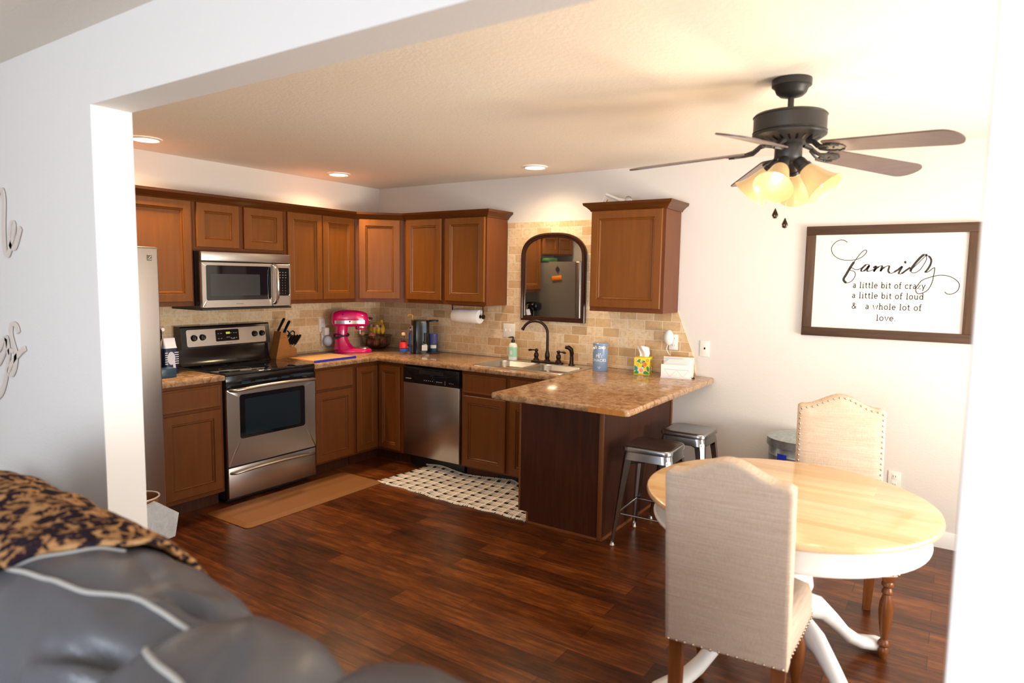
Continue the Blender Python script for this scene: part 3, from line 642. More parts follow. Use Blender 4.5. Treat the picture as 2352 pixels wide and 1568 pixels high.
# cutting board
r = thing('cutting_board', 'wooden cutting board with bright blue edge next to the range', 'cutting board', (.42,-1.085,ZT), R90)
mb = MB(); mb.box(-.215,-.16,.0,.215,.16,.018,.003); mb.build('board', M['board'], r)
mb = MB(); mb.box(-.2155,-.168,0,.222,-.1602,.0185,.003).box(.2152,-.1602,0,.222,.16,.0185,.003); mb.build('edge_band', M['blue'], r)
# switch / outlet plates
def plate(name, label, cat, loc, rz, w=.07, h=.115, m=None, slots=(), toggles=0, group='wall plates'):
    p = thing(name, label, cat, loc, rz, group)
    MB().box(-w/2, -.006, -h/2, w/2, -.0004, h/2, .002).build('plate', m or M['almond'], p)
    if slots:
        for z in slots:
            o = MB().box(-.014, -.0075, z-.017, .014, -.0062, z+.017, .0005).build('socket', m or M['almond'], p)
            MB().box(-.008, -.0079, z-.004, -.005, -.0076, z+.008).box(.005, -.0079, z-.004, .008, -.0076, z+.008).build('slot', M['printg'], o)
    for i in range(toggles):
        MB().box(-w/2+.02+i*.045, -.013, -.012, -w/2+.03+i*.045, -.0062, .012, .002).build('toggle', m or M['almond'], p)
    return p
plate('wall_outlet', 'white wall outlet on the tiles left of the pink mixer', 'outlet', (.0085,-.735,1.155), R90, slots=(-.025,.026), m=M['white'])
r = thing('smart_speaker', 'round pale blue speaker on white plug-in bracket left of the pink mixer', 'speaker', (.015,-.722,1.06), R90)
MB().box(-.025,-.05,.005,.028,0,.075,.008).box(-.030,-.012,-.09,.02,0,.03,.004).build('bracket', M['white'], r)
mb = MB(); mb.M = Matrix.Translation((.010,-.05,-.045)); mb.ball((0,0,0), (.047,.036,.047)); mb.build('speaker_ball', M['spk'], r)
# stand mixer
r = thing('stand_mixer', 'bright pink stand mixer on the worktop near the corner', 'mixer', (.215,-.60,ZT), math.radians(52))
# local +x is the head direction
mb = MB(); mb.loft([[(x, y, z) for x, y in rrect(.035, 0, L, w, rr_)] for L, w, rr_, z in ((.325,.20,.095,0),(.33,.205,.097,.008),(.33,.205,.097,.02),(.31,.19,.09,.032),(.28,.16,.075,.036))]); mb.build('base', M['pink'], r)
mb = MB(); mb.loft([[(x, y, z) for x, y in rrect(cx_, 0, L, w, min(L, w)*.46)] for cx_, L, w, z in ((-.030,.215,.178,.03),(-.050,.165,.152,.055),(-.062,.130,.132,.09),(-.068,.112,.118,.13),(-.068,.104,.110,.18),(-.064,.106,.110,.23),(-.06,.112,.112,.265))]); mb.build('column', M['pink'], r)
mb = MB()
hd = [(-.155,.020,.022,.30),(-.150,.052,.048,.30),(-.135,.066,.062,.302),(-.09,.076,.074,.305),(-.01,.078,.076,.307),(.07,.074,.073,.305),(.125,.066,.068,.300),(.155,.052,.058,.296),(.168,.034,.042,.293),(.172,.016,.022,.292)]
mb.loft([[(x, hy*math.copysign(abs(math.cos(q))**.75, math.cos(q)), zc_+hz*math.copysign(abs(math.sin(q))**.75, math.sin(q))) for q in [2*PI*k/28 for k in range(28)]] for x, hy, hz, zc_ in hd]); hdo = mb.build('head', M['pink'], r, 50)
mb = MB(); mb.loft([[(x, s_*1.0, z) for x, s_, z in ((xx, yy, .262),(xx, yy, .292))] for xx, yy in ((-.13,-.068),(-.08,-.077),(0,-.0795),(.08,-.0755),(.13,-.067))], False, False, False); mb.loft([[(xx, yy, .262),(xx, yy, .292)] for xx, yy in ((-.13,.068),(-.08,.077),(0,.0795),(.08,.0755),(.13,.067))], False, False, False); mb.build('trim_band', M['chrome'], hdo)
mb = MB(); mb.lathe([(.046,.205),(.050,.212),(.052,.228),(.05,.24)], 28, (.105,0,0)); mb.build('planetary_cover', M['pink'], r)
mb = MB(); mb.lathe([(.053,.222),(.054,.229),(.053,.235)], 28, (.105,0,0), (False,False)); mb.build('ring', M['chrome'], r)
mb = MB(); mb.lathe([(.008,.165),(.008,.2045)], 12, (.095,0,0)); mb.build('beater_shaft', M['chrome'], r)
mb = MB(); mb.cyl((.165,0,.298), (.187,0,.298), .020).cyl((.187,0,.298), (.193,0,.298), .014); mb.build('hub_cap', M['chrome'], r)
mb = MB(); mb.cyl((.178,-.02,.302), (.190,-.040,.306), .007).ball((.193,-.045,.307), .012); mb.build('hub_knob', M['blackm'], r)
mb = MB(); mb.lathe([(.055,.0365),(.055,.041),(.048,.043),(.04,.039)], 28, (.125,0,0)); mb.build('bowl_seat', M['chrome'], r)
mb = MB(); mb.ball((.0,-.079,.283), .008).ball((-.06,-.070,.345), .006); mb.build('speed_knob', M['blackm'], r)
mb = MB(); mb.tube([(-.068+.066*math.cos(q), .070*math.sin(q), .150+.012*math.cos(q)) for q in [2*PI*k/24 for k in range(25)]], .006, 8).tube([(-.068+.067*math.cos(q), .071*math.sin(q), .160+.010*math.sin(2*q)) for q in [2*PI*k/24 for k in range(25)]], .005, 8)
mb.tube([(-.07,-.069,.150),(-.10,-.088,.140),(-.125,-.083,.130)], .005, 8); mb.build('cord', M['cord'], r)

# fruit bowl, onions, bananas, peach
r = thing('fruit_bowl', 'dark glass bowl of onions and fruit in the corner of the worktop', 'bowl', (.165,-.20,ZT))
mb = MB(); mb.lathe([(.045,0),(.080,.006),(.118,.036),(.137,.080),(.142,.122),(.138,.122),(.132,.080),(.113,.040),(.076,.013),(.0,.010)], 36, caps=(True, False))
mb.build('bowl', mat('smoked_glass', (.74,.66,.70), .04, trans=1.0), r)
MB().lathe([(.1415,.124),(.142,.128),(.137,.128),(.137,.124)], 36, caps=(False,False)).build('rim', M['smoke'], r)
def onion(x, y, z, rr_, label):
    o = MB(); o.M = Matrix.Translation((.165+x, -.20+y, ZT+z)) @ Matrix.Rotation(random.uniform(-.6,.6), 4, 'X') @ Matrix.Rotation(random.uniform(-.6,.6), 4, 'Y')
    o.lathe([(.004,-rr_*.95),(rr_*.5,-rr_*.88),(rr_*.9,-rr_*.45),(rr_,0),(rr_*.85,rr_*.5),(rr_*.45,rr_*.82),(rr_*.16,rr_*1.02),(rr_*.08,rr_*1.3)], 20)
    o = o.build('onion', M['onion']); tag(o, label, 'onion', 'onions in the dark glass bowl')
onion(.040,-.062,.062,.037,'red-brown onion at the lower right front of the glass bowl')
onion(-.030,-.062,.060,.036,'red-brown onion at the lower left front of the glass bowl')
onion(-.062,.01,.068,.036,'brown onion at the back left of the glass bowl')
onion(-.015,-.055,.128,.036,'brown onion on top of the pile below the bananas')
onion(.062,.015,.070,.036,'onion at the right side of the glass bowl')
onion(-.055,-.02,.138,.033,'pale brown onion on top at the left of the bowl')
r = thing('banana_bunch', 'bunch of yellow bananas with stickers lying on top of the fruit bowl', 'bananas', (.200,-.175,ZT+.135)); r.scale = (1.25,1.25,1.2)
for i in range(5):
    a0 = -1.15+i*.42; mb = MB(); ca, sa = math.cos(a0+.2), math.sin(a0+.2); P = []
    for k in range(9):
        q = k/8; rad = .015+.085*math.sin(q*PI*.62); h = .105*(1-q)**.9-.02+.02*q; P.append((rad*sa*.9+.0, -rad*ca*.55-.01, h+.01))
    mb.tube(P, [.005,.010,.015,.018,.019,.019,.017,.013,.005], 8); b_ = mb.build('banana', M['banana'], r)
    m_ = P[4]; mb = MB(); mb.box(m_[0]-.010, m_[1]-.0215, m_[2]+.006, m_[0]+.010, m_[1]-.0175, m_[2]+.024, .001); mb.build('sticker', M['sticker'] if i % 2 else M['purple'], b_)
MB().tube([(.0,-.01,.085),(.0,.0,.115)], [.016,.009], 8).build('stem', M['yellow'], r)
o = MB(); o.ball((.068,-.298,ZT+.142), .021); o = o.build('peach', M['peach']); tag(o, 'orange-pink fruit at the left rim of the glass bowl', 'fruit')

# drink machine, syrup bottle, yellow-topped bottle
r = thing('drink_machine', 'black countertop drink machine with clear side tank under the wall cabinets', 'appliance', (.74,-.225,ZT), math.radians(52))
mb = MB(); mb.loft([[(x, y, z) for x, y in rrect(0, 0, .17, .20, .035)] for z in (0,.008)]); mb.loft([[(x, y, z) for x, y in rrect(-.005+i*0, .01, .15-i, .17-i, .04)] for i, z in ((0,.0085),(0,.285),(.006,.30),(.03,.303))]); mb.build('body', M['black'], r)
MB().box(.035,-.075,.0005,.16,.085,.012,.004).build('tank_base', M['blackm'], r)
MB().lathe([(.042,.0125),(.043,.02),(.043,.085)], 28, (.115,0,0)).build('filter_cup', M['teal'], r)
MB().lathe([(.042,.0855),(.042,.285)], 28, (.115,0,0), (True,True)).build('tank', M['glassy'], r)
MB().lathe([(.0395,.087),(.0395,.175)], 28, (.115,0,0)).build('tank_water', M['water'], r)
MB().lathe([(.046,.2855),(.046,.297),(.04,.30)], 28, (.115,0,0)).build('tank_lid', M['blackm'], r)
mb = MB(); mb.tube([(.025,-.078,.19),(.025,-.080,.115)], .011, 10).ball((.025,-.084,.105), .016); mb.build('lever', M['blackm'], r)
MB().prism(rrect(.02, .055, .05, .05, .002), -.0768, -.0756, 'y').build('sticker', M['white'], r)
mb = MB(); mb.M = Matrix.Translation((.115,0,0)) @ Matrix.Rotation(-.2, 4, 'Z'); mb.grid(lambda u, v: (.0438*math.sin((u-.5)*1.3), -.0438*math.cos((u-.5)*1.3), .045+.03*v), 8, 2); mb.build('tank_sticker', M['white'], r, recalc=False)
mb = MB(); mb.box(-.118,-.035,.062,-.081,.040,.078,.006); mb.build('cup_shelf', M['blackm'], r)
MB().box(-.0825,-.05,.004,-.0802,.06,.25,.001).build('side_panel', mat('grey_panel', (.20,.18,.18), .35), r)
mb = MB(); mb.cyl((-.0826,.0,.215), (-.112,-.012,.215), .023, .019); mb.build('nozzle', M['chrome'], r)
r = thing('syrup_bottle', 'small bottle with red and blue label and wooden cap beside the drink machine', 'bottle', (.682,-.392,ZT))
mb = MB(); mb.lathe([(.030,0),(.032,.004),(.032,.022),(.034,.03),(.034,.085),(.026,.11),(.012,.122),(.011,.165)], 24); mb.build('glass', M['glassy'], r)
MB().lathe([(.0322,.024),(.0346,.031),(.0346,.05)], 24, caps=(False,False)).build('blue_label', M['bluelab'], r)
MB().lathe([(.0348,.056),(.0348,.088),(.0275,.109)], 24, caps=(False,False)).build('red_label', M['redlab'], r)
MB().lathe([(.011,.1655),(.016,.170),(.017,.185),(.012,.193)], 20).build('cap', M['cork'], r)
r = thing('pump_bottle', 'blue bottle with tall yellow pump behind the drink machine', 'bottle', (.60,-.19,ZT))
mb = MB(); mb.lathe([(.030,0),(.031,.005),(.031,.15),(.028,.17),(.014,.19),(.014,.235)], 24); mb.build('bottle', M['bluelab'], r)
mb = MB(); mb.lathe([(.016,.2355),(.016,.255),(.009,.265),(.005,.27)], 18).cyl((0,0,.265), (.008,0,.335), .005).tube([(.010,0,.335),(-.01,-.005,.342),(-.035,-.012,.338),(-.038,-.013,.328)], .006, 8); mb.build('pump', M['yellow'], r)

# paper towel holder and roll
r = thing('paper_towel_holder', 'dark bronze paper towel holder fixed under the wall cabinet', 'holder', (1.225,-.17,1.3695))
mb = MB(); mb.box(-.175,-.012,-.012,.18,.012,-.0005,.003)
for sx in (-.165, .17): mb.tube([(sx,0,-.005),(sx,0,-.085),(sx,0,-.1)], [.007,.006,.012], 10)
mb.cyl((-.165,0,-.1), (.17,0,-.1), .006).cyl((.168,0,-.1), (.178,0,-.1), .020); mb.build('bracket', M['bronze'], r)
o = MB(); o.M = Matrix.Translation((1.225,-.17,1.2695)) @ Matrix.Rotation(R90, 4, 'Y'); o.loft([[(rr_*math.cos(q), rr_*math.sin(q), z) for q in [2*PI*k/36 for k in range(36)]] for rr_, z in ((.016,-.14),(.058,-.14),(.06,-.137),(.0603,-.05),(.0597,.04),(.06,.137),(.058,.14),(.016,.14))], False, False)
o = o.build('paper_towel_roll', M['paper']); tag(o, 'white paper towel roll hanging under the wall cabinet', 'paper towels')
plate('light_switch', 'almond double switch plate on the tiles above the soap bottle', 'switch', (1.560,-.0082,1.155), 0, w=.122, h=.118, toggles=2)
# soap
r = thing('soap_dispenser', 'clear soap bottle with mint green label and black pump behind the sink', 'soap bottle', (1.685,-.135,ZT+.0068))
MB().loft([[(x, y, z) for x, y in rrect(0, 0, w, d, min(w, d)*.42)] for w, d, z in ((.066,.05,0),(.072,.054,.006),(.072,.054,.115),(.064,.05,.132),(.035,.034,.142),(.028,.028,.144))]).build('bottle', M['soap'], r)
MB().loft([[(x, y, z) for x, y in rrect(0, 0, .0728, .0548, .023)] for z in (.028,.108)], False, False).build('label', M['mint'], r)
mb = MB(); mb.lathe([(.016,.1445),(.016,.165),(.008,.172),(.006,.185)], 18).tube([(.004,0,.190),(-.012,-.004,.191),(-.038,-.010,.188)], [.006,.006,.004], 8); mb.build('pump', M['blackm'], r)
mb = MB(); mb.prism([(.012*math.cos(q), .062+.02*math.sin(q)) for q in [2*PI*k/16 for k in range(16)]], -.0281, -.0275, 'y'); mb.build('label_print', M['sticker'], r)

# arched mirror
r = thing('arched_mirror', 'dark wooden arched mirror hanging on the tiles over the sink', 'mirror', (1.992,-.0085,1.252)); r.rotation_euler = (.013, 0, 0)
hw, hs = .304, .52; rx, rz_ = .304, .205
def archp(i):
    w = hw-i; P = [(-w, i),(w, i)]; P += [((rx-i)*math.copysign(abs(math.cos(q))**.80, math.cos(q)), hs+(rz_-i)*abs(math.sin(q))**.80) for q in [PI*k/28 for k in range(29)]]
    return P
mb = MB(); st = [(0,-.0005),(0,-.022),(.006,-.030),(.016,-.031),(.020,-.025),(.034,-.022),(.038,-.012)]
mb.loft([[(x, y, z) for x, z in archp(i)] for i, y in st], True, False); mb.build('frame', M['mirror_frame'], r, 30)
MB().prism(archp(.0385), -.0125, -.011, 'y').build('mirror_glass', M['mirror'], r)

# peninsula items
r = thing('snack_canister', 'blue tin canister lettered PET SNACKS standing on the peninsula worktop', 'canister', (2.535,-.215,ZT))
MB().lathe([(.054,0),(.057,.004),(.057,.172)], 36).build('tin', M['bluecan'], r)
MB().lathe([(.0585,.1725),(.0585,.180),(.057,.182),(.057,.190)], 36).build('clamp_band', M['chrome'], r)
lid = MB().lathe([(.0565,.1905),(.058,.194),(.058,.208),(.054,.212)], 36).build('lid', M['bluecan'], r)
mb = MB(); mb.tube([(-.026,-.056,.196),(-.027,-.064,.185),(-.027,-.062,.165),(-.026,-.058,.15)], .005, 8).tube([(-.016,-.058,.196),(-.016,-.066,.18),(-.018,-.063,.165)], .004, 8); mb.build('clasp', M['chrome'], lid)
def wrap_text(txt, size, z, rad, mat_, parent, name, ang0=0):
    cu = bpy.data.curves.new(name, 'FONT'); cu.body = txt; cu.size = size; cu.align_x = 'CENTER'; cu.offset = .0006; cu.space_character = 1.05
    o = bpy.data.objects.new(name, cu); COL.objects.link(o); dg = bpy.context.evaluated_depsgraph_get()
    me = bpy.data.meshes.new_from_object(o.evaluated_get(dg)); bpy.data.objects.remove(o); bpy.data.curves.remove(cu)
    for v in me.vertices:
        a = v.co.x/rad+ang0; v.co = Vector((rad*math.sin(a), -rad*math.cos(a), z+v.co.y))
    me.materials.clear(); me.materials.append(mat_); ob = bpy.data.objects.new(name, me); COL.objects.link(ob); ob.parent = parent; return ob
AF = math.radians(33)
mb = MB()
def onc(u, z): a = u/.0574+AF*.55; return (.0576*math.sin(a), -.0576*math.cos(a), z)
wrap_text('PET', .034, .105, .0576, M['white'], r, 'lettering', AF*.55); wrap_text('SNACKS', .030, .075, .0576, M['white'], r, 'lettering', AF*.55)
for k in range(6):
    u = -.035+k*.014; mb.add([onc(u+.0018*math.cos(q), .066+.0018*math.sin(q)) for q in [2*PI*i/8 for i in range(8)]], [tuple(range(8))])
hp = [(.010*(16*math.sin(t_)**3)/16, .03+.010*(13*math.cos(t_)-5*math.cos(2*t_)-2*math.cos(3*t_)-math.cos(4*t_))/16) for t_ in [2*PI*k/24 for k in range(24)]]
for i in range(24):
    a_, b_ = hp[i], hp[(i+1)%24]; mb.add([onc(a_[0], a_[1]), onc(b_[0], b_[1]), onc(b_[0]*.7, .031+(b_[1]-.031)*.7), onc(a_[0]*.7, .031+(a_[1]-.031)*.7)], [(0,1,2,3)])
for s_ in (-1, 1): mb.add([onc(0,.136), onc(s_*.010,.131), onc(s_*.010,.141)], [(0,1,2)])
mb.add([onc(-.03,.0525), onc(.03,.0525), onc(.03,.0532), onc(-.03,.0532)], [(0,1,2,3)]); mb.build('printed_marks', M['white'], r, recalc=False)

r = thing('tissue_box', 'yellow flower-printed cube tissue box on the peninsula worktop', 'tissue box', (2.862,-.165,ZT), math.radians(12))
MB().box(-.058,-.058,0,.058,.058,.128,.002).build('box', M['yel'], r)
ms = [M['green'], M['orange'], M['pinkp'], M['tealp'], M['yel'], M['redlab'], M['white']]
mb = MB(); rnd = random.Random(3)
def blob(face, u, v, a, b, rot, mi, lv):
    mb.cur = mi; P = []
    for k in range(14):
        q = 2*PI*k/14; x, z = a*math.cos(q), b*math.sin(q); x, z = x*math.cos(rot)-z*math.sin(rot)+u, x*math.sin(rot)+z*math.cos(rot)+v
        x = max(-.054, min(.054, x)); z = max(.006, min(.122, z)); P.append((x, -.0584-.0002*lv, z) if face == 0 else (.0584+.0002*lv, x, z))
    mb.add(P, [tuple(range(14))])
for f_ in (0, 1):
    for u, v, a, b, q in ((-.03,.02,.03,.012,.3),(.025,.018,.032,.012,-.3),(-.045,.05,.022,.011,1.1),(.045,.045,.02,.01,1.8),(.0,.095,.024,.010,.2),(-.025,.10,.02,.009,.8),(.01,.062,.018,.01,1.4)): blob(f_, u, v, a, b, q, 0 if rnd.random() < .7 else 3, 0)
    blob(f_, -.042, .048, .022, .012, 2.1, 3, 1)
    for u, v, R_, pm, cm in ((-.004,.034,.026,2,1),(.022,.078,.017,1,5),(-.030,.075,.018,4,1),(.04,.108,.011,1,4),(-.042,.112,.010,2,5),(-.005,.098,.009,2,5)):
        for k in range(6): a = k*PI/3+u*9; blob(f_, u+R_*.62*math.cos(a), v+R_*.62*math.sin(a), R_*.46, R_*.38, a, pm, 2)
        blob(f_, u, v, R_*.42, R_*.42, 0, cm, 3); blob(f_, u, v, R_*.2, R_*.2, 0, 4, 4)
mb.build('flower_print', ms, r, recalc=False, flat=True)
o = MB(); o.grid(lambda u, v: ((u-.5)*(.062+.03*v)+.006*math.sin(v*5), .012*math.sin(u*7+v*2)*(.4+v)+.004, .122+.088*v*(1-.25*abs(u-.3))), 14, 10); o = o.build('tissue', M['paper'], r, 80)
r = thing('mail_holder', 'white letter holder stuffed with envelopes on the far end of the peninsula', 'letter holder', (3.125,-.165,ZT), math.radians(13))
MB().box(-.11,-.075,0,.105,.072,.008).box(-.11,.062,.008,.105,.070,.14).build('holder', M['white'], r)
for i, (y, h, dx) in enumerate(((-.072,.098,0),(.014,.125,.006))):
    MB().box(-.108+dx,y,.0085,.100+dx,y+.004,h).build('panel', M['white'], r)
mb = MB()
def ln(a, b, y, w=.0012): stroke(mb, [Vector(a), Vector(b)], w, y, th=.0004)
y_ = -.0721; ln((-.085,.062),(.085,.062), y_, .002)
for a_, b_ in (((-.085,.062),(-.045,.012)),((-.045,.012),(0,.06)),((0,.06),(.045,.012)),((.045,.012),(.085,.062))): ln(a_, b_, y_)
ln((-.078,.112),(.09,.112), .0139, .002); ln((-.01,.109),(-.004,.106), .0139, .003); mb.build('line_pattern', M['rose'], r)
MB().box(-.10,.058,.140,.104,.0715,.146,.001).build('wood_rail', M['bareboard'], r)
for i in range(4): 
    o = MB().box(-.092+.008*i,-.048+.017*i,.009,.098+.002*i,-.044+.017*i,.104+.008*i)
    o = o.build('envelope', M['paper']); o.location = (3.125,-.165,ZT); o.rotation_euler = (0,0,math.radians(13)); tag(o, 'white envelope standing in the letter holder, '+['front one','second from the front','third from the front','rearmost'][i], 'envelope', 'envelopes in the letter holder')
plate('wall_outlet', 'white outlet on the tiles above the letter holder with a charger plugged in', 'outlet', (3.03,-.0082,1.150), 0, m=M['white'], slots=(-.026,.026))
r = thing('plug_in_charger', 'white oval plug-in charger with a cable above the letter holder', 'charger', (3.005,-.017,1.185))
mb = MB(); mb.M = Matrix.Translation((0,-.03,0)); mb.ball((0,0,0), (.037,.032,.058), 24, 14); mb.build('body', M['white'], r)
mb = MB(); mb.tube(spline([(-.005,-.035,-.055),(-.010,-.035,-.09),(.01,-.04,-.12),(.045,-.05,-.145),(.08,-.06,-.155)], 5), .0035, 8); mb.build('cable', M['white'], r)
o = MB(); o.tube([(3.205,-.21,ZT+.004),(3.24,-.195,ZT+.006),(3.255,-.185,ZT+.008)], [.003,.003,.008], 10).tube([(3.19,-.215,ZT+.003),(3.205,-.21,ZT+.004)], .003, 8)
o = o.build('cable_end', M['cord']); tag(o, 'black cable plug lying beside the letter holder', 'cable')
plate('telephone_jack', 'almond wall plate with small jack right of the tiled splashback', 'wall plate', (3.262,-.0005,1.118), 0)
MB().box(3.256,-.0075,1.112,3.268,-.0062,1.126).build('jack', M['blackm'], bpy.data.objects['telephone_jack']).matrix_parent_inverse = Matrix.Translation((-3.262,.0005,-1.118))
plate('wall_outlet', 'almond wall outlet low on the back wall behind the dining table', 'outlet', (4.50,-.0005,.37), 0, slots=(-.026,.026))

# lamp part lying on the single wall cabinet
r = thing('clip_lamp', 'white lamp arm with bare round bulb lying on top of the single wall cabinet', 'lamp', (2.58,-.20,2.1305))
mb = MB(); mb.tube([(-.085,0,.006),(-.04,0,.10)], .009, 4).tube([(-.045,0,.10),(.09,-.01,.045)], .013, 4).tube([(.075,-.01,.052),(.125,-.012,.038)], .018, 10); mb.build('arm', M['white'], r)
MB().ball((.142,-.012,.055), .026).build('bulb', mat('clear_bulb', (.9,.88,.84), .05, trans=.8), r)
MB().tube([(-.05,0,.004),(-.04,0,.04),(-.028,0,.065)], .004, 6).build('cord', M['bareboard'], r)

# ---------------------------------------------------------------- ceiling fan
FX, FY = 4.123, -1.724
r = thing('ceiling_fan', 'dark bronze five-blade ceiling fan with amber glass lights over the dining table', 'ceiling fan', (FX, FY, H))
mb = MB(); mb.lathe([(.078,-.0005),(.079,-.004),(.079,-.028),(.074,-.032),(.068,-.036),(.060,-.056),(.046,-.068),(.024,-.073),(.018,-.075)], 36); mb.build('canopy', M['fanm'], r)
MB().lathe([(.0125,-.074),(.0125,-.142)], 18).build('downrod', M['fanm'], r)
mb = MB(); mb.lathe([(.03,-.136),(.10,-.139),(.140,-.143),(.146,-.150),(.148,-.152),(.1445,-.156),(.1445,-.212),(.148,-.216),(.1445,-.220),(.148,-.226),(.146,-.232),(.118,-.250),(.085,-.262),(.06,-.266)], 48); mt = mb.build('motor_housing', M['fanm'], r, 30)
mb = MB()
for k in range(24):
    a = 2*PI*k/24; mb.M = Matrix.Rotation(a, 4, 'Z'); mb.add([(.092,-.005,-.2605),(.124,-.012,-.2485),(.126,-.004,-.2478),(.094,.003,-.2600)], [(0,1,2,3)])
mb.build('vent_slots', M['black'], mt, recalc=False)
mb = MB(); mb.lathe([(.052,-.262),(.055,-.268),(.055,-.318),(.050,-.332),(.035,-.345),(.0,-.35)], 32, caps=(True,False)); mb.build('switch_housing', M['fanm'], r)
for k in range(5):
    a = math.radians(-23+72*k); Rm = Matrix.Rotation(a, 4, 'Z') @ Matrix.Translation((0,0,-.283)) @ Matrix.Rotation(math.radians(5), 4, 'Y') @ Matrix.Rotation(math.radians(-13), 4, 'X')
    P = []
    for q in range(13): t_ = -PI/2+PI*q/12; P.append((.672-.060+.060*max(0,math.cos(t_))**.8, .068*math.sin(t_)))
    P = [(.175,-.050),(.185,-.056),(.612,-.068)]+P[1:-1]+[(.612,.068),(.185,.056),(.175,.050)]
    mb = MB(); mb.M = Rm; mb.prism(P, -.003, .003, 'z'); b_ = mb.build('blade', M['bladetop'], r)
    mb = MB(); mb.M = Rm
    mb.loft([[(x, -w, -.0032),(x, w, -.0032),(x, w, -.0065),(x, -w, -.0065)] for x, w in ((.172,.022),(.19,.042),(.215,.040),(.235,.028),(.25,.012))])
    for s_ in (-1, 1): mb.tube([(.115, s_*.008, .012),(.14, s_*.012, -.006),(.175, s_*.03, -.008),(.215, s_*.036, -.008),(.238, s_*.02, -.008)], .005, 8)
    mb.tube([(.08,0,.030),(.11,0,.022),(.14,0,.004),(.18,0,-.006)], [.012,.010,.008,.008], 8)
    for y in (-.028, 0, .028): mb.ball((.205, y, -.0075), .005, 8, 6)
    mb.build('blade_arm', M['fanm'], b_)
for k, a in enumerate((-97, -7, 83, 173)):
    T = Matrix.Rotation(math.radians(a), 4, 'Z') @ Matrix.Translation((.040,0,-.335)) @ Matrix.Rotation(math.radians(180-43), 4, 'Y')
    mb = MB(); mb.M = T; mb.lathe([(.012,-.012),(.022,.0),(.026,.012),(.027,.035),(.031,.038),(.031,.052),(.027,.055)], 24); hl = mb.build('lamp_holder', M['fanm'], r)
    mb = MB(); mb.M = T; mb.lathe([(.030,.053),(.036,.065),(.044,.095),(.053,.125),(.066,.152),(.078,.168),(.080,.172),(.076,.168),(.064,.150),(.051,.123),(.042,.095),(.034,.067),(.029,.056)], 36, caps=(False,False)); mb.build('lamp_shade', M['amber'], hl)
    mb = MB(); mb.M = T; mb.lathe([(.010,.055),(.013,.062),(.020,.090),(.021,.105),(.016,.125),(.007,.145),(.001,.152)], 18); mb.build('light_bulb', M['bulb'], hl)
    l = bpy.data.lights.new('fan_bulb', 'POINT'); l.energy = 4; l.color = (1,.74,.45); l.shadow_soft_size = .05
    o = bpy.data.objects.new('fan_bulb', l); COL.objects.link(o); o.parent = hl; o.location = (T @ Vector((0,0,.40)))
for x, y, zt, zb in ((-.030,-.045,-.33,-.562),(.012,-.050,-.335,-.604)):
    mb = MB(); mb.cyl((x,y,zt), (x,y,zb+.02), .0016, n=6); ch = mb.build('pull_chain', M['nail'], r)
    mb = MB(); mb.lathe([(.001,.030),(.005,.020),(.012,.004),(.013,-.004),(.009,-.012),(.001,-.015)], 16, (x, y, zb)); mb.build('pull_knob', M['bronze'], ch)

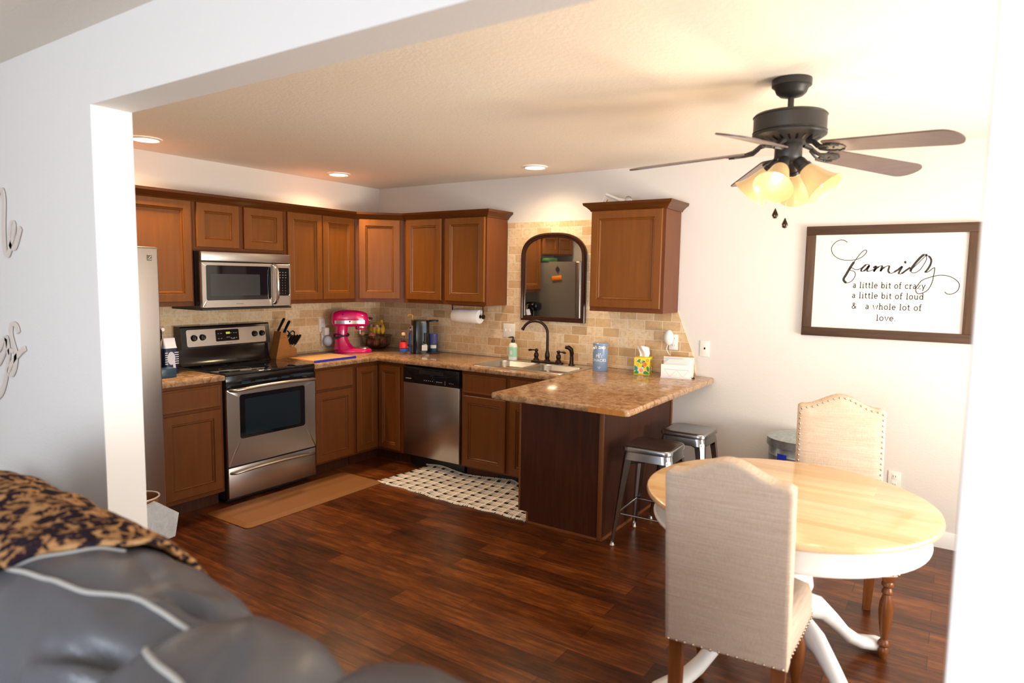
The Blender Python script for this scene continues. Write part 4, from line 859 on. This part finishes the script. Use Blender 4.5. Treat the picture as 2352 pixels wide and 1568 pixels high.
# ---------------------------------------------------------------- family sign
r = thing('wall_sign', 'white sign with wooden frame reading family on the back wall', 'sign', (0,-.0005,0))
sx0, sx1, sz0, sz1 = 3.909, 4.851, 1.258, 1.967
MB().box(sx0+.04,-.018,sz0+.04,sx1-.04,-.001,sz1-.04).build('panel', M['canvas'], r)
for nm, q, mm in (('rail', (sx0,-.032,sz1-.056,sx1,-.0005,sz1), 'rustic'),('rail', (sx0,-.032,sz0,sx1,-.0005,sz0+.056), 'rustic'),('stile', (sx0,-.032,sz0+.0565,sx0+.058,-.0005,sz1-.0565), 'rustic_v'),('stile', (sx1-.060,-.032,sz0+.0565,sx1,-.0005,sz1-.0565), 'rustic_v')):
    MB().box(*q, .002).build(nm, M[mm], r)
FAM = dict(
f=[(4.152,1.862),(4.132,1.875),(4.108,1.877),(4.082,1.863),(4.064,1.837),(4.062,1.815),(4.072,1.788),(4.097,1.765),(4.133,1.751),(4.169,1.749),(4.203,1.752),(4.237,1.767),(4.258,1.79),(4.264,1.806),(4.257,1.812),(4.243,1.806),(4.227,1.787),(4.203,1.749),(4.177,1.704),(4.156,1.659),(4.143,1.632),(4.147,1.616),(4.165,1.605),(4.188,1.617),(4.204,1.64),(4.208,1.665),(4.196,1.681),(4.178,1.685),(4.175,1.694),(4.186,1.701),(4.207,1.69),(4.23,1.694),(4.25,1.708)],
a=[(4.285,1.72),(4.269,1.723),(4.251,1.707),(4.239,1.686),(4.248,1.679),(4.264,1.69),(4.284,1.717),(4.274,1.692),(4.277,1.679),(4.293,1.684),(4.31,1.692)],
m=[(4.306,1.701),(4.322,1.712),(4.31,1.679),(4.323,1.698),(4.345,1.713),(4.354,1.71),(4.347,1.681),(4.358,1.698),(4.382,1.713),(4.393,1.71),(4.389,1.683),(4.403,1.668),(4.42,1.675),(4.437,1.688)],
i=[(4.437,1.686),(4.463,1.711),(4.451,1.683),(4.447,1.668),(4.46,1.666),(4.483,1.686),(4.506,1.705)],
dot=[(4.473,1.742),(4.478,1.736),(4.475,1.73)],
l=[(4.507,1.687),(4.537,1.721),(4.574,1.766),(4.583,1.779),(4.574,1.783),(4.553,1.763),(4.526,1.724),(4.509,1.69),(4.516,1.673),(4.535,1.674),(4.56,1.696),(4.585,1.748),(4.585,1.772)],
y=[(4.581,1.78),(4.6,1.769),(4.611,1.748),(4.607,1.718),(4.592,1.687),(4.585,1.678),(4.598,1.678),(4.627,1.703),(4.632,1.693),(4.628,1.651),(4.623,1.614),(4.605,1.571),(4.574,1.549),(4.553,1.548),(4.543,1.564),(4.546,1.588),(4.57,1.626),(4.605,1.644),(4.646,1.657),(4.687,1.658),(4.723,1.646),(4.752,1.622),(4.761,1.599),(4.753,1.568),(4.729,1.55),(4.704,1.549),(4.69,1.561)])
mb = MB()
for k, P in FAM.items():
    pts = spline([Vector(p) for p in P], 6)
    def wf(t_, d, k=k):
        down = abs(d.y) > .55
        base = .0045
        if k == 'f': base = .004+(.010 if .54 < t_ < .68 else 0)
        elif k == 'l': base = .004+(.009 if .2 < t_ < .62 and down else 0)
        elif k == 'dot': base = .011
        elif k == 'y': base = .0045+(.006 if t_ < .2 and down else 0)
        else: base = .0042+(.006 if down else 0)
        return base
    stroke(mb, pts, .004, -.0182, wf, .0006)
mb.build('script_lettering', M['ink'], r, recalc=True, flat=True)
# slab letters: strokes on a grid, x-height 1, serifs as short bars
def arcp(cx, cy, rx_, ry_, a0, a1, n=9): return [(cx+rx_*math.cos(math.radians(a0+(a1-a0)*k/n)), cy+ry_*math.sin(math.radians(a0+(a1-a0)*k/n))) for k in range(n+1)]
G = {
'a': (.85, [arcp(.32,.72,.26,.28,150,0)+[(.58,.05),(.72,.0)], [(.58,.55)]+arcp(.30,.27,.25,.27,80,290)+[(.58,.2)]]),
'l': (.5, [[(.05,1.55),(.22,1.55),(.22,0)], [(.02,0),(.42,0)]]),
'i': (.5, [[(.05,1.0),(.22,1.0),(.22,0)], [(.02,0),(.42,0)], [(.21,1.30),(.23,1.50)]]),
't': (.62, [[(.25,1.40),(.25,.2)]+arcp(.42,.18,.17,.18,180,300)+[(.56,.08)], [(.02,1.0),(.52,1.0)]]),
'e': (.85, [[(.08,.53),(.72,.53)]+arcp(.40,.5,.33,.5,5,320,16)]),
'b': (.95, [[(.0,1.55),(.18,1.55),(.18,.0)], arcp(.50,.5,.32,.5,-180,180,18)]),
'o': (.9, [arcp(.42,.5,.36,.5,0,360,18)]),
'f': (.62, [arcp(.45,1.35,.22,.22,50,180,6)+[(.23,0)], [(.05,0),(.45,0)], [(.02,1.0),(.50,1.0)]]),
'c': (.82, [arcp(.42,.5,.36,.5,40,320,16)]),
'r': (.7, [[(.02,1.0),(.2,1.0),(.2,0)], [(.03,0),(.42,0)], [(.2,.65)]+arcp(.46,.68,.26,.3,170,50,7)]),
'z': (.75, [[(.08,.85),(.08,1.0),(.62,1.0),(.06,0),(.66,0),(.66,.16)]]),
'y': (.85, [[(.08,1.0),(.42,.05)], [(.76,1.0),(.34,-.25)]+arcp(.20,-.28,.16,.17,10,-110,5), [(0,1),(.2,1)], [(.66,1),(.86,1)]]),
'u': (1.0, [[(.02,1.0),(.18,1.0),(.18,.35)]+arcp(.46,.33,.28,.33,180,340,9), [(.62,1.0),(.76,1.0),(.76,0),(.9,0)]]),
'd': (.98, [[(.58,1.55),(.74,1.55),(.74,0),(.9,0)], arcp(.42,.5,.33,.5,0,360,18)]),
'w': (1.2, [[(.08,1.0),(.34,0),(.58,.85),(.82,0),(1.08,1.0)], [(0,1),(.2,1)], [(.96,1),(1.16,1)]]),
'h': (1.0, [[(.0,1.55),(.18,1.55),(.18,0)], [(.02,0),(.36,0)], [(.18,.6)]+arcp(.47,.65,.27,.35,170,0,8)+[(.74,0)], [(.6,0),(.9,0)]]),
'v': (.85, [[(.08,1.0),(.42,0),(.76,1.0)], [(0,1),(.2,1)], [(.64,1),(.84,1)]]),
'&': (1.15, [[(.95,0),(.25,1.1)]+arcp(.43,1.28,.2,.22,200,-20,8)+[(.55,1.0),(.2,.65)]+arcp(.38,.35,.32,.36,140,320,10)+[(.95,.65)]]),
'.': (.3, [[(.11,-.02),(.12,.17)]]), ' ': (.45, [])}
def write(mb, txt, x0, x1, z, xh, w, y):
    w = w*1.1; tot = sum(G[c_][0]+.16 for c_ in txt); sc_ = (x1-x0)/(tot-.16); x = x0
    for c_ in txt:
        for st_ in G[c_][1]: stroke(mb, [Vector((x+a*sc_, z+b*xh)) for a, b in st_], w, y, th=.0005)
        x += (G[c_][0]+.16)*sc_
for txt, x0, x1, z in (('a little bit of crazy',4.199,4.591,1.576),('a little bit of loud',4.198,4.587,1.5115),('&   a whole lot of',4.20,4.581,1.444),('love.',4.341,4.448,1.374)):
    mb = MB(); write(mb, txt, x0, x1, z, .0235, .0042, -.0182); mb.build('printed_line', mat('faded_ink', (.045,.038,.036), .7) if 'faded_ink' not in bpy.data.materials else bpy.data.materials['faded_ink'], r, flat=True)

# script words on the living-room wall (their right ends show)
def script(name, label, strokes, w):
    o = MB()
    for P in strokes: stroke(o, spline([Vector(p) for p in P], 6), w, OY-.004, lambda t_, d: w*(.75+.45*abs(d.y)), .005)
    o = o.build(name, M['tan_metal']); tag(o, label, 'wall decor', 'metal script words on the left wall')
script('metal_word', 'upper metal script word ending in e on the left wall', [[(1.20,1.74),(1.24,1.78),(1.286,1.828),(1.344,1.918),(1.39,1.939),(1.409,1.921),(1.411,1.88),(1.396,1.795),(1.392,1.725),(1.397,1.679),(1.421,1.667),(1.454,1.70),(1.482,1.735),(1.497,1.774),(1.495,1.797),(1.477,1.798),(1.464,1.775),(1.45,1.736),(1.458,1.71),(1.484,1.695),(1.514,1.717),(1.561,1.778)]], .024)
script('metal_word', 'lower metal script word ending in s on the left wall', [[(1.485,1.342),(1.474,1.365),(1.448,1.378),(1.418,1.371),(1.407,1.337),(1.423,1.297),(1.446,1.257),(1.439,1.209),(1.405,1.164),(1.374,1.155),(1.37,1.173),(1.403,1.206),(1.443,1.233),(1.495,1.261),(1.546,1.282)],[(1.36,1.311),(1.347,1.274),(1.295,1.221),(1.25,1.19),(1.215,1.20),(1.227,1.232),(1.294,1.27),(1.329,1.303),(1.36,1.311),(1.372,1.245),(1.348,1.177),(1.309,1.106),(1.264,1.058),(1.198,1.025)],[(1.372,1.25),(1.395,1.262),(1.425,1.258)]], .024)

# ---------------------------------------------------------------- floor mats
r = MB(); r.loft([[(x, y, z) for x, y in rrect(.90, -1.695, .46-i, 1.20-i, .04)] for i, z in ((0,.0005),(0,.004),(.07,.018),(.09,.019))]); o = r.build('kitchen_mat', M['mat'], None, 20); tag(o, 'tan cushioned kitchen mat lying in front of the range', 'mat')
r = thing('rug', 'black and cream plaid rug lying in front of the dishwasher and sink', 'rug', (0,0,0))
C4 = [Vector((1.07,-1.10,0)), Vector((2.475,-1.135,0)), Vector((2.42,-.572,0)), Vector((1.12,-.574,0))]
def rugp(u, v):
    p = C4[0]*(1-u)*(1-v)+C4[1]*u*(1-v)+C4[2]*u*v+C4[3]*(1-u)*v
    z = .005+.0025*math.sin(u*23+v*5)+.0022*math.sin(v*19-u*8)+.016*math.exp(-((u-.80+.25*(v-.5))/.035)**2)*max(0,v-.35)+.010*math.exp(-((u-.32-.2*v)/.03)**2)*max(0,.7-v)
    z += .030*v**5*(.6+.4*math.sin(u*13)); e = .006*math.sin(u*40)*(1 if v == 0 else 0); return (p.x, p.y+e+.012*math.sin(u*9)*(1-v), max(.003, z))
mb = MB(); NU, NV = 130, 60; mb.grid(rugp, NU, NV); ob = mb.build('woven_cloth', M['plaid'], r, 80, recalc=False)
uv = ob.data.uv_layers.new(name='UVMap'); vi = [0]*len(ob.data.loops); ob.data.loops.foreach_get('vertex_index', vi)
for li, v in enumerate(vi): uv.data[li].uv = ((v % NU)/(NU-1)*1.40, (v // NU)/(NV-1)*.65)
for vv in (0, 1):
    mb = MB()
    for k in range(150):
        u = (k+.5)/150; p = Vector(rugp(u, vv)); s_ = -1 if vv == 0 else 1; j = random.uniform(-.004,.004); mb.tube([p+Vector((0,0,.001)), p+Vector((j, s_*.014*(1 if vv == 0 else -.2), .004 if vv else 0)), p+Vector((j*2, s_*.026*(1 if vv == 0 else -.3), -p.z+.003 if vv == 0 else .010))], [.0046,.0044,.003], 5)
    mb.build('fringe', M['fringe'], r)

# ---------------------------------------------------------------- bar stools
def stool():
    s_ = thing('bar_stool', 'gunmetal bar stool nearest the end panel of the peninsula', 'stool', (3.285,-.975,0), math.radians(2), 'metal bar stools under the peninsula overhang')
    mb = MB(); mb.loft([[(x, y, z) for x, y in rrect(0, 0, w, w, .05)] for w, z in ((.300,.582),(.306,.585),(.306,.605),(.298,.613),(.280,.616),(.262,.614),(.10,.613))]); mb.build('seat', M['gun'], s_)
    mb = MB(); mb.loft([[(x, y, z) for x, y in rrect(0, 0, w, w, .055)] for w, z in ((.29,.581),(.308,.535),(.304,.535),(.285,.58))], False, False); mb.build('apron', M['gun'], s_)
    for sx, sy in ((-1,-1),(1,-1),(1,1),(-1,1)):
        mb = MB(); R_ = []
        for t_, w in ((0,.060),(.15,.052),(.6,.036),(1,.022)):
            z = .552*(1-t_)+.022*t_; o_ = .145*(1-t_)+.190*t_; c_ = Vector((sx*o_, sy*o_, z)); th = .004
            a_ = Vector((-sx*w, 0, 0)); b_ = Vector((0, -sy*w, 0)); k_ = Vector((-sx*w*.22, -sy*w*.22, 0))*0
            cut = .35; R_.append([c_+a_, c_+a_*cut, c_+b_*cut, c_+b_, c_+b_+Vector((-sx*th,0,0)), c_+b_*cut+Vector((-sx*th,-sy*th*.4,0)), c_+a_*cut+Vector((-sx*th*.4,-sy*th,0)), c_+a_+Vector((0,-sy*th,0))])
        mb.loft(R_); lg = mb.build('leg', M['gun'], s_)
        mb = MB(); mb.lathe([(.016,0),(.017,.004),(.012,.010),(.011,.03)], 14, (sx*.180, sy*.180, 0)); mb.build('rubber_foot', M['steel'], lg)
    for z, o_, rr_ in ((.20,.162,.006),):
        for k in range(4):
            a = k*R90; c_, d_ = math.cos(a), math.sin(a); p = lambda x, y: (x*c_-y*d_, x*d_+y*c_, z); mb = MB(); mb.tube([p(-o_,-o_), p(o_,-o_)], rr_, 8); mb.build('stretcher', M['gun'], s_)
    mb = MB()
    mb.tube([(-.135,-.135,.505),(.135,.135,.505)], .006, 8).tube([(-.135,.135,.508),(.135,-.135,.508)], .006, 8); mb.build('cross_brace', M['blackm'], s_)
    return s_
st = stool(); dup(st, (3.315,-.425,0), math.radians(-1), 'gunmetal bar stool farther back, beside the wall under the overhang')

# ---------------------------------------------------------------- trash can
r = thing('trash_can', 'galvanized metal trash can with lid against the back wall', 'trash can', (3.975,-.245,0))
mb = MB(); mb.lathe([(.16,0),(.165,.01),(.172,.25),(.178,.40),(.182,.41),(.178,.42),(.182,.50),(.186,.51),(.182,.52),(.185,.565)], 40); mb.build('can', M['galv'], r)
mb = MB(); mb.lathe([(.196,.5655),(.197,.570),(.195,.61),(.197,.615),(.19,.620),(.14,.634),(.05,.642),(0,.643)], 40, caps=(True,False)); mb.build('lid', M['galv'], r)
mb = MB(); mb.M = Matrix.Rotation(math.radians(-22), 4, 'Z'); mb.grid(lambda u, v: (.1872*math.sin((u-.5)*.34)*1, -.1872*math.cos((u-.5)*.34), .47+.06*v), 10, 2); mb.build('round_sticker', M['blue'], r, recalc=False)

# ---------------------------------------------------------------- dining table
TX, TY = 4.232, -1.975
r = thing('dining_table', 'round pedestal dining table with light wooden top and white base', 'table', (TX, TY, 0), 0)
MB().lathe([(.50,.728),(.532,.731),(.542,.738),(.544,.746),(.540,.755),(.530,.760)], 72).build('tabletop', M['tabletop'], r)
MB().lathe([(.505,.7275),(.505,.655),(.512,.650),(.510,.642),(.49,.640),(.488,.727)], 72, caps=(False,False)).build('apron', M['tablewhite'], r)
mb = MB(); mb.lathe([(.20,.727),(.20,.70),(.085,.68),(.07,.62),(.075,.55),(.115,.46),(.125,.40),(.10,.33),(.075,.30),(.10,.27),(.105,.20),(.09,.17),(.06,.15)], 32); mb.build('pedestal', M['tablewhite'], r)
for k in range(4):
    mb = MB(); a = math.radians(53+90*k); R_ = []
    for x, z, w, h in ((.06,.27,.035,.060),(.14,.275,.034,.055),(.22,.245,.032,.050),(.30,.175,.030,.042),(.37,.105,.031,.036),(.44,.062,.036,.030),(.51,.042,.045,.030),(.555,.034,.042,.028),(.585,.028,.022,.018)):
        R_.append([(x, w*math.cos(q), z+h*math.sin(q)) for q in [2*PI*i/16 for i in range(16)]])
    mb.M = Matrix.Rotation(a, 4, 'Z'); mb.loft(R_); mb.build('foot', M['tablewhite'], r)

# ---------------------------------------------------------------- dining chairs
def chair(label, loc, rz):
    """local +y is the front"""
    c_ = thing('dining_chair', label, 'chair', loc, rz, 'linen dining chairs with nailhead trim')
    def top(x): t_ = abs(x)/.195; return 1.0-.006*t_+.052*(.5+.5*math.cos(PI*min(1, t_/.86)))
    def outline(i):
        w = .195-i; P = [(-w, .385+i),(w, .385+i)]; n = 24
        for k in range(n+1): x = w-2*w*k/n; P.append((x, top(x*.195/w)-i*.9-(.010 if k in (0, n) else 0)))
        return P
    def tilt(y, z): return y-.075*(z-.38)/.62
    rings = []
    for i, y in ((.0,-.262),(-.0,-.262),(.0,-.195)): pass
    for i, y in ((.016,-.272),(.006,-.270),(0,-.262),(0,-.200),(.006,-.190),(.018,-.184),(.05,-.178)): rings.append([(x, tilt(y, z), z) for x, z in outline(i)])
    mb = MB(); mb.loft(rings); bk = mb.build('backrest', M['linen'], c_, 60)
    mb = MB(); O_ = outline(0); seq = O_[1:]+[O_[0]]; L_ = 0; last = None
    def walk(P, y, step=.026):
        acc = step/2
        for a_, b_ in zip(P, P[1:]):
            a_, b_ = Vector(a_), Vector(b_); d = (b_-a_).length; t_ = acc
            while t_ < d: q = a_+(b_-a_)*t_/d; yield q; t_ += step
            acc = t_-d
    O2 = outline(.011); seq = O2[1:]+[O2[0]]
    for q in walk(seq, 0): mb.ball((q.x, tilt(-.1862, q.y), q.y), .0056, 8, 6)
    for k in range(14): x = -.182+k*.028; mb.ball((x, tilt(-.272, .394), .394), .0058, 8, 6)
    mb.build('nailhead_trim', M['nail'], bk)
    mb = MB(); R_ = []
    def so(i): return [(-.19+i,-.185),(.19-i,-.185),(.222-i,.16),(.212-i,.225-i),(.17-i,.245-i),(-.17+i,.245-i),(-.212+i,.225-i),(-.222+i,.16)]
    for i, z in ((.004,.375),(0,.385),(0,.455),(.010,.485),(.04,.502),(.09,.508)): R_.append([(x, y, z) for x, y in so(i)])
    mb.loft(R_); se = mb.build('seat', M['linen'], c_, 50)
    mb = MB(); S_ = [so(0)[k] for k in (1,2,3,4,5,6,7,0)]
    for q in walk(S_, 0): mb.ball((q.x, q.y, .388), .0058, 8, 6)
    mb.build('nailhead_trim', M['nail'], se)
    for sx in (-1, 1):
        mb = MB(); mb.box(sx*.178-.022, .178, .345, sx*.178+.022, .222, .3745, .002); mb.lathe([(.019,.345),(.024,.335),(.024,.325),(.014,.315),(.022,.30),(.022,.292),(.016,.285),(.026,.25),(.029,.21),(.024,.15),(.016,.10),(.014,.085),(.023,.072),(.024,.062),(.016,.052),(.022,.04),(.023,.03),(.013,.0)], 22, (sx*.178, .20, 0)); mb.build('front_leg', M['leg'], c_)
        mb = MB(); mb.loft([[(sx*.165-w, y-w, z),(sx*.165+w, y-w, z),(sx*.165+w, y+w, z),(sx*.165-w, y+w, z)] for w, y, z in ((.022,-.225,.384),(.021,-.226,.2),(.017,-.262,0))]); mb.build('rear_leg', M['leg'], c_)
    return c_
c1 = chair('beige linen dining chair nearest the camera, its back turned to us', (4.178,-2.37,0), math.radians(4))
dup(c1, (4.374,-1.43,0), math.radians(192), 'beige linen dining chair on the far side of the round table, facing us')

# ---------------------------------------------------------------- beside the wall edge: pail and hexagonal stand
r = thing('pail', 'brown enamel pail with rolled rim in front of the refrigerator', 'pail', (.963,-2.868,0))
MB().lathe([(.075,0),(.078,.004),(.104,.328),(.100,.328),(.075,.012),(.02,.03),(0,.032)], 32, caps=(True,False)).build('pail_body', M['brown'], r)
mb = MB(); mb.tube([(.104*math.cos(q), .104*math.sin(q), .332) for q in [2*PI*k/32 for k in range(33)]], .005, 8, False); mb.build('rim', M['tan_metal'], r)
r = thing('hexagonal_stand', 'pale marbled hexagonal stand on dark legs beside the white wall edge', 'stand', (1.12,-2.86,0))
HX = [(.018,.325),(.137,.231),(.112,.100),(-.058,.088),(-.165,.16),(-.13,.285)]
MB().prism([(-y, z) for y, z in HX], 0, .001, 'z') if False else None
mb = MB(); mb.loft([[(x, y*(1-i)+-.01*i, z*(1-i)+.2*i) for y, z in HX] for i, x in ((.0,-.045),(0,-.004),(.02,0))]); mb.build('hexagonal_body', M['marble'], r)
for y in (-.10, .05): MB().box(-.04, y-.015, 0, -.008, y+.015, .112 if y < 0 else .10).build('leg', M['cab_dark'], r)

# ---------------------------------------------------------------- sofa in the foreground
r = thing('sofa', 'grey leather sofa with puffy stitched back cushions in the foreground', 'sofa', (0,0,0))
SXL, SXR = 1.55, 4.15
def crease(u, v, L, lines):
    d = 0
    for (u0, v0), (u1, v1), w, dep in lines:
        p = Vector((u*1.45, v*L)); a_ = Vector((u0*1.45, v0*L)); b_ = Vector((u1*1.45, v1*L)); ab = b_-a_
        t_ = (p-a_).dot(ab)/ab.length_squared; k_ = max(0, min(1, t_)); e = (p-a_-ab*k_).length; fade = math.sin(PI*max(.12, min(.88, t_)))
        d += dep*math.exp(-(e/w)**2)*fade
    return d
def roll(x0, x1, cy_, cz_, a_, b_, name, pinch=.06, droop=0, ex=3.2, dl=0, lines=()):
    L = x1-x0
    def fn(u, v):
        t_ = 2*v-1; s_ = max(0.0, 1-abs(t_)**ex)**.42; x = x0+L*v
        q = 2*PI*u; c_, d_ = math.cos(q), math.sin(q)
        wr = 1+.010*math.sin(x*23+q*3)*(.3+abs(t_))+.006*math.sin(x*47-q*7+2*math.sin(q*2))+pinch*math.sin(q*5+x*9)*max(0, abs(t_)-.78)*1.2
        wr += crease(u, v, L, lines)/.25
        p_ = .86; return (x, cy_+a_*s_*wr*math.copysign(abs(c_)**p_, c_), cz_-droop*max(0, t_)**2-dl*max(0, -t_)**2+b_*s_*wr*math.copysign(abs(d_)**p_, d_))
    mb = MB(); mb.grid(fn, 150, 200, True); o = mb.build(name, M['leather'], r, 80); return o, fn
LB = [((.248,.884),(.224,.930),.011,-.026),((.235,.880),(.205,.915),.012,.010),((.258,.868),(.246,.925),.014,.012),((.165,.905),(.13,.94),.012,-.020),((.20,.90),(.15,.95),.016,.012),
      ((.365,.855),(.318,.930),.020,-.034),((.39,.85),(.335,.935),.020,.018),((.22,.80),(.235,.86),.020,-.007),((.20,.78),(.215,.85),.018,.006),((.30,.80),(.31,.90),.03,.008)]
LC = [((.30,.20),(.36,.55),.02,-.010),((.22,.55),(.30,.85),.018,-.010),((.18,.35),(.24,.70),.02,.008),((.33,.30),(.40,.70),.02,.009)]
cB, fB = roll(1.55, 3.86, -4.145, .777, .225, .275, 'back_cushion', .10, .04, 9, .52, LB)
cC, fC = roll(3.64, 3.985, -4.19, .775, .25, .245, 'back_cushion', .05, .03, lines=LC)
cD, fD = roll(4.00, 4.42, -4.17, .80, .21, .275, 'back_cushion', .05)
def seam(fn, pts, rad, parent, push=.004):
    P = []
    for u, v in spline([Vector(p) for p in pts], 10):
        q = Vector(fn(u, v)); e = Vector(fn(u, .5)); cc_ = (Vector(fn(0, v))+Vector(fn(.5, v)))/2; d = (q-cc_); d.x = 0; d = d.normalized() if d.length > 1e-6 else Vector((0,0,1)); P.append(q+d*push)
    mb = MB(); mb.tube(P, rad, 8); mb.build('seam', M['thread'], parent)
seam(fB, [(.36,.60),(.342,.66),(.323,.722),(.307,.783),(.293,.837),(.266,.869),(.262,.90),(.25,.94)], .0045, cB, .002)
seam(fB, [(.318,.735),(.276,.752),(.245,.770),(.222,.79)], .003, cB, .002)
seam(fC, [(.272,.22),(.278,.30),(.284,.456),(.286,.66),(.30,.80)], .005, cC, .002)
MB().box(1.58,-4.06,.12,4.32,-3.86,.80,.05,4).build('back_frame', M['leather'], r)
MB().box(1.58,-4.80,.10,4.30,-4.07,.34,.04,3).build('base', M['leather'], r)
for k in range(2): MB().box(1.66+k*1.13,-4.84,.345,2.78+k*1.13,-4.33,.50,.07,4).build('seat_cushion', M['leather'], r)
MB().box(1.40,-4.86,.10,1.575,-3.88,.66,.07,4).build('armrest', M['leather'], r); 
for x, y in ((1.55,-4.7),(4.2,-4.7),(1.55,-3.95),(4.2,-3.95)): MB().cyl((x,y,0), (x,y,.10), .02, .028).build('leg', M['blackm'], r)
mb = MB()
def throw(u, v):
    vv = .20+(.80-.20)*v; x = 1.55+(3.86-1.55)*vv
    E_ = [(.2,.36),(.60,.36),(.70,.345),(.736,.331),(.746,.303),(.753,.277),(.772,.241),(.80,.205)]
    for (a0, e0), (a1, e1) in zip(E_, E_[1:]):
        if a0 <= vv <= a1 or a1 == .80: edge = e0+(e1-e0)*min(1, (vv-a0)/(a1-a0)); 
        if a0 <= vv <= a1: break
    edge += .006*math.sin(v*60); q = -.10+(edge+.10)*u; p = Vector(fB(q % 1.0, vv)); t_ = 2*vv-1
    c_ = Vector((x, -4.145, .777-.52*max(0, -t_)**2)); d = p-c_; d.x = 0
    return tuple(p+d.normalized()*(.012+.004*math.sin(x*31+u*9)+.003*math.sin(u*37)))
mb.grid(throw, 60, 160); th = mb.build('throw_blanket', M['leopard'], None, 80); md = th.modifiers.new('thick', 'SOLIDIFY'); md.thickness = .012; md.offset = 1
tag(th, 'leopard print fleece throw draped over the back of the grey sofa', 'throw blanket')
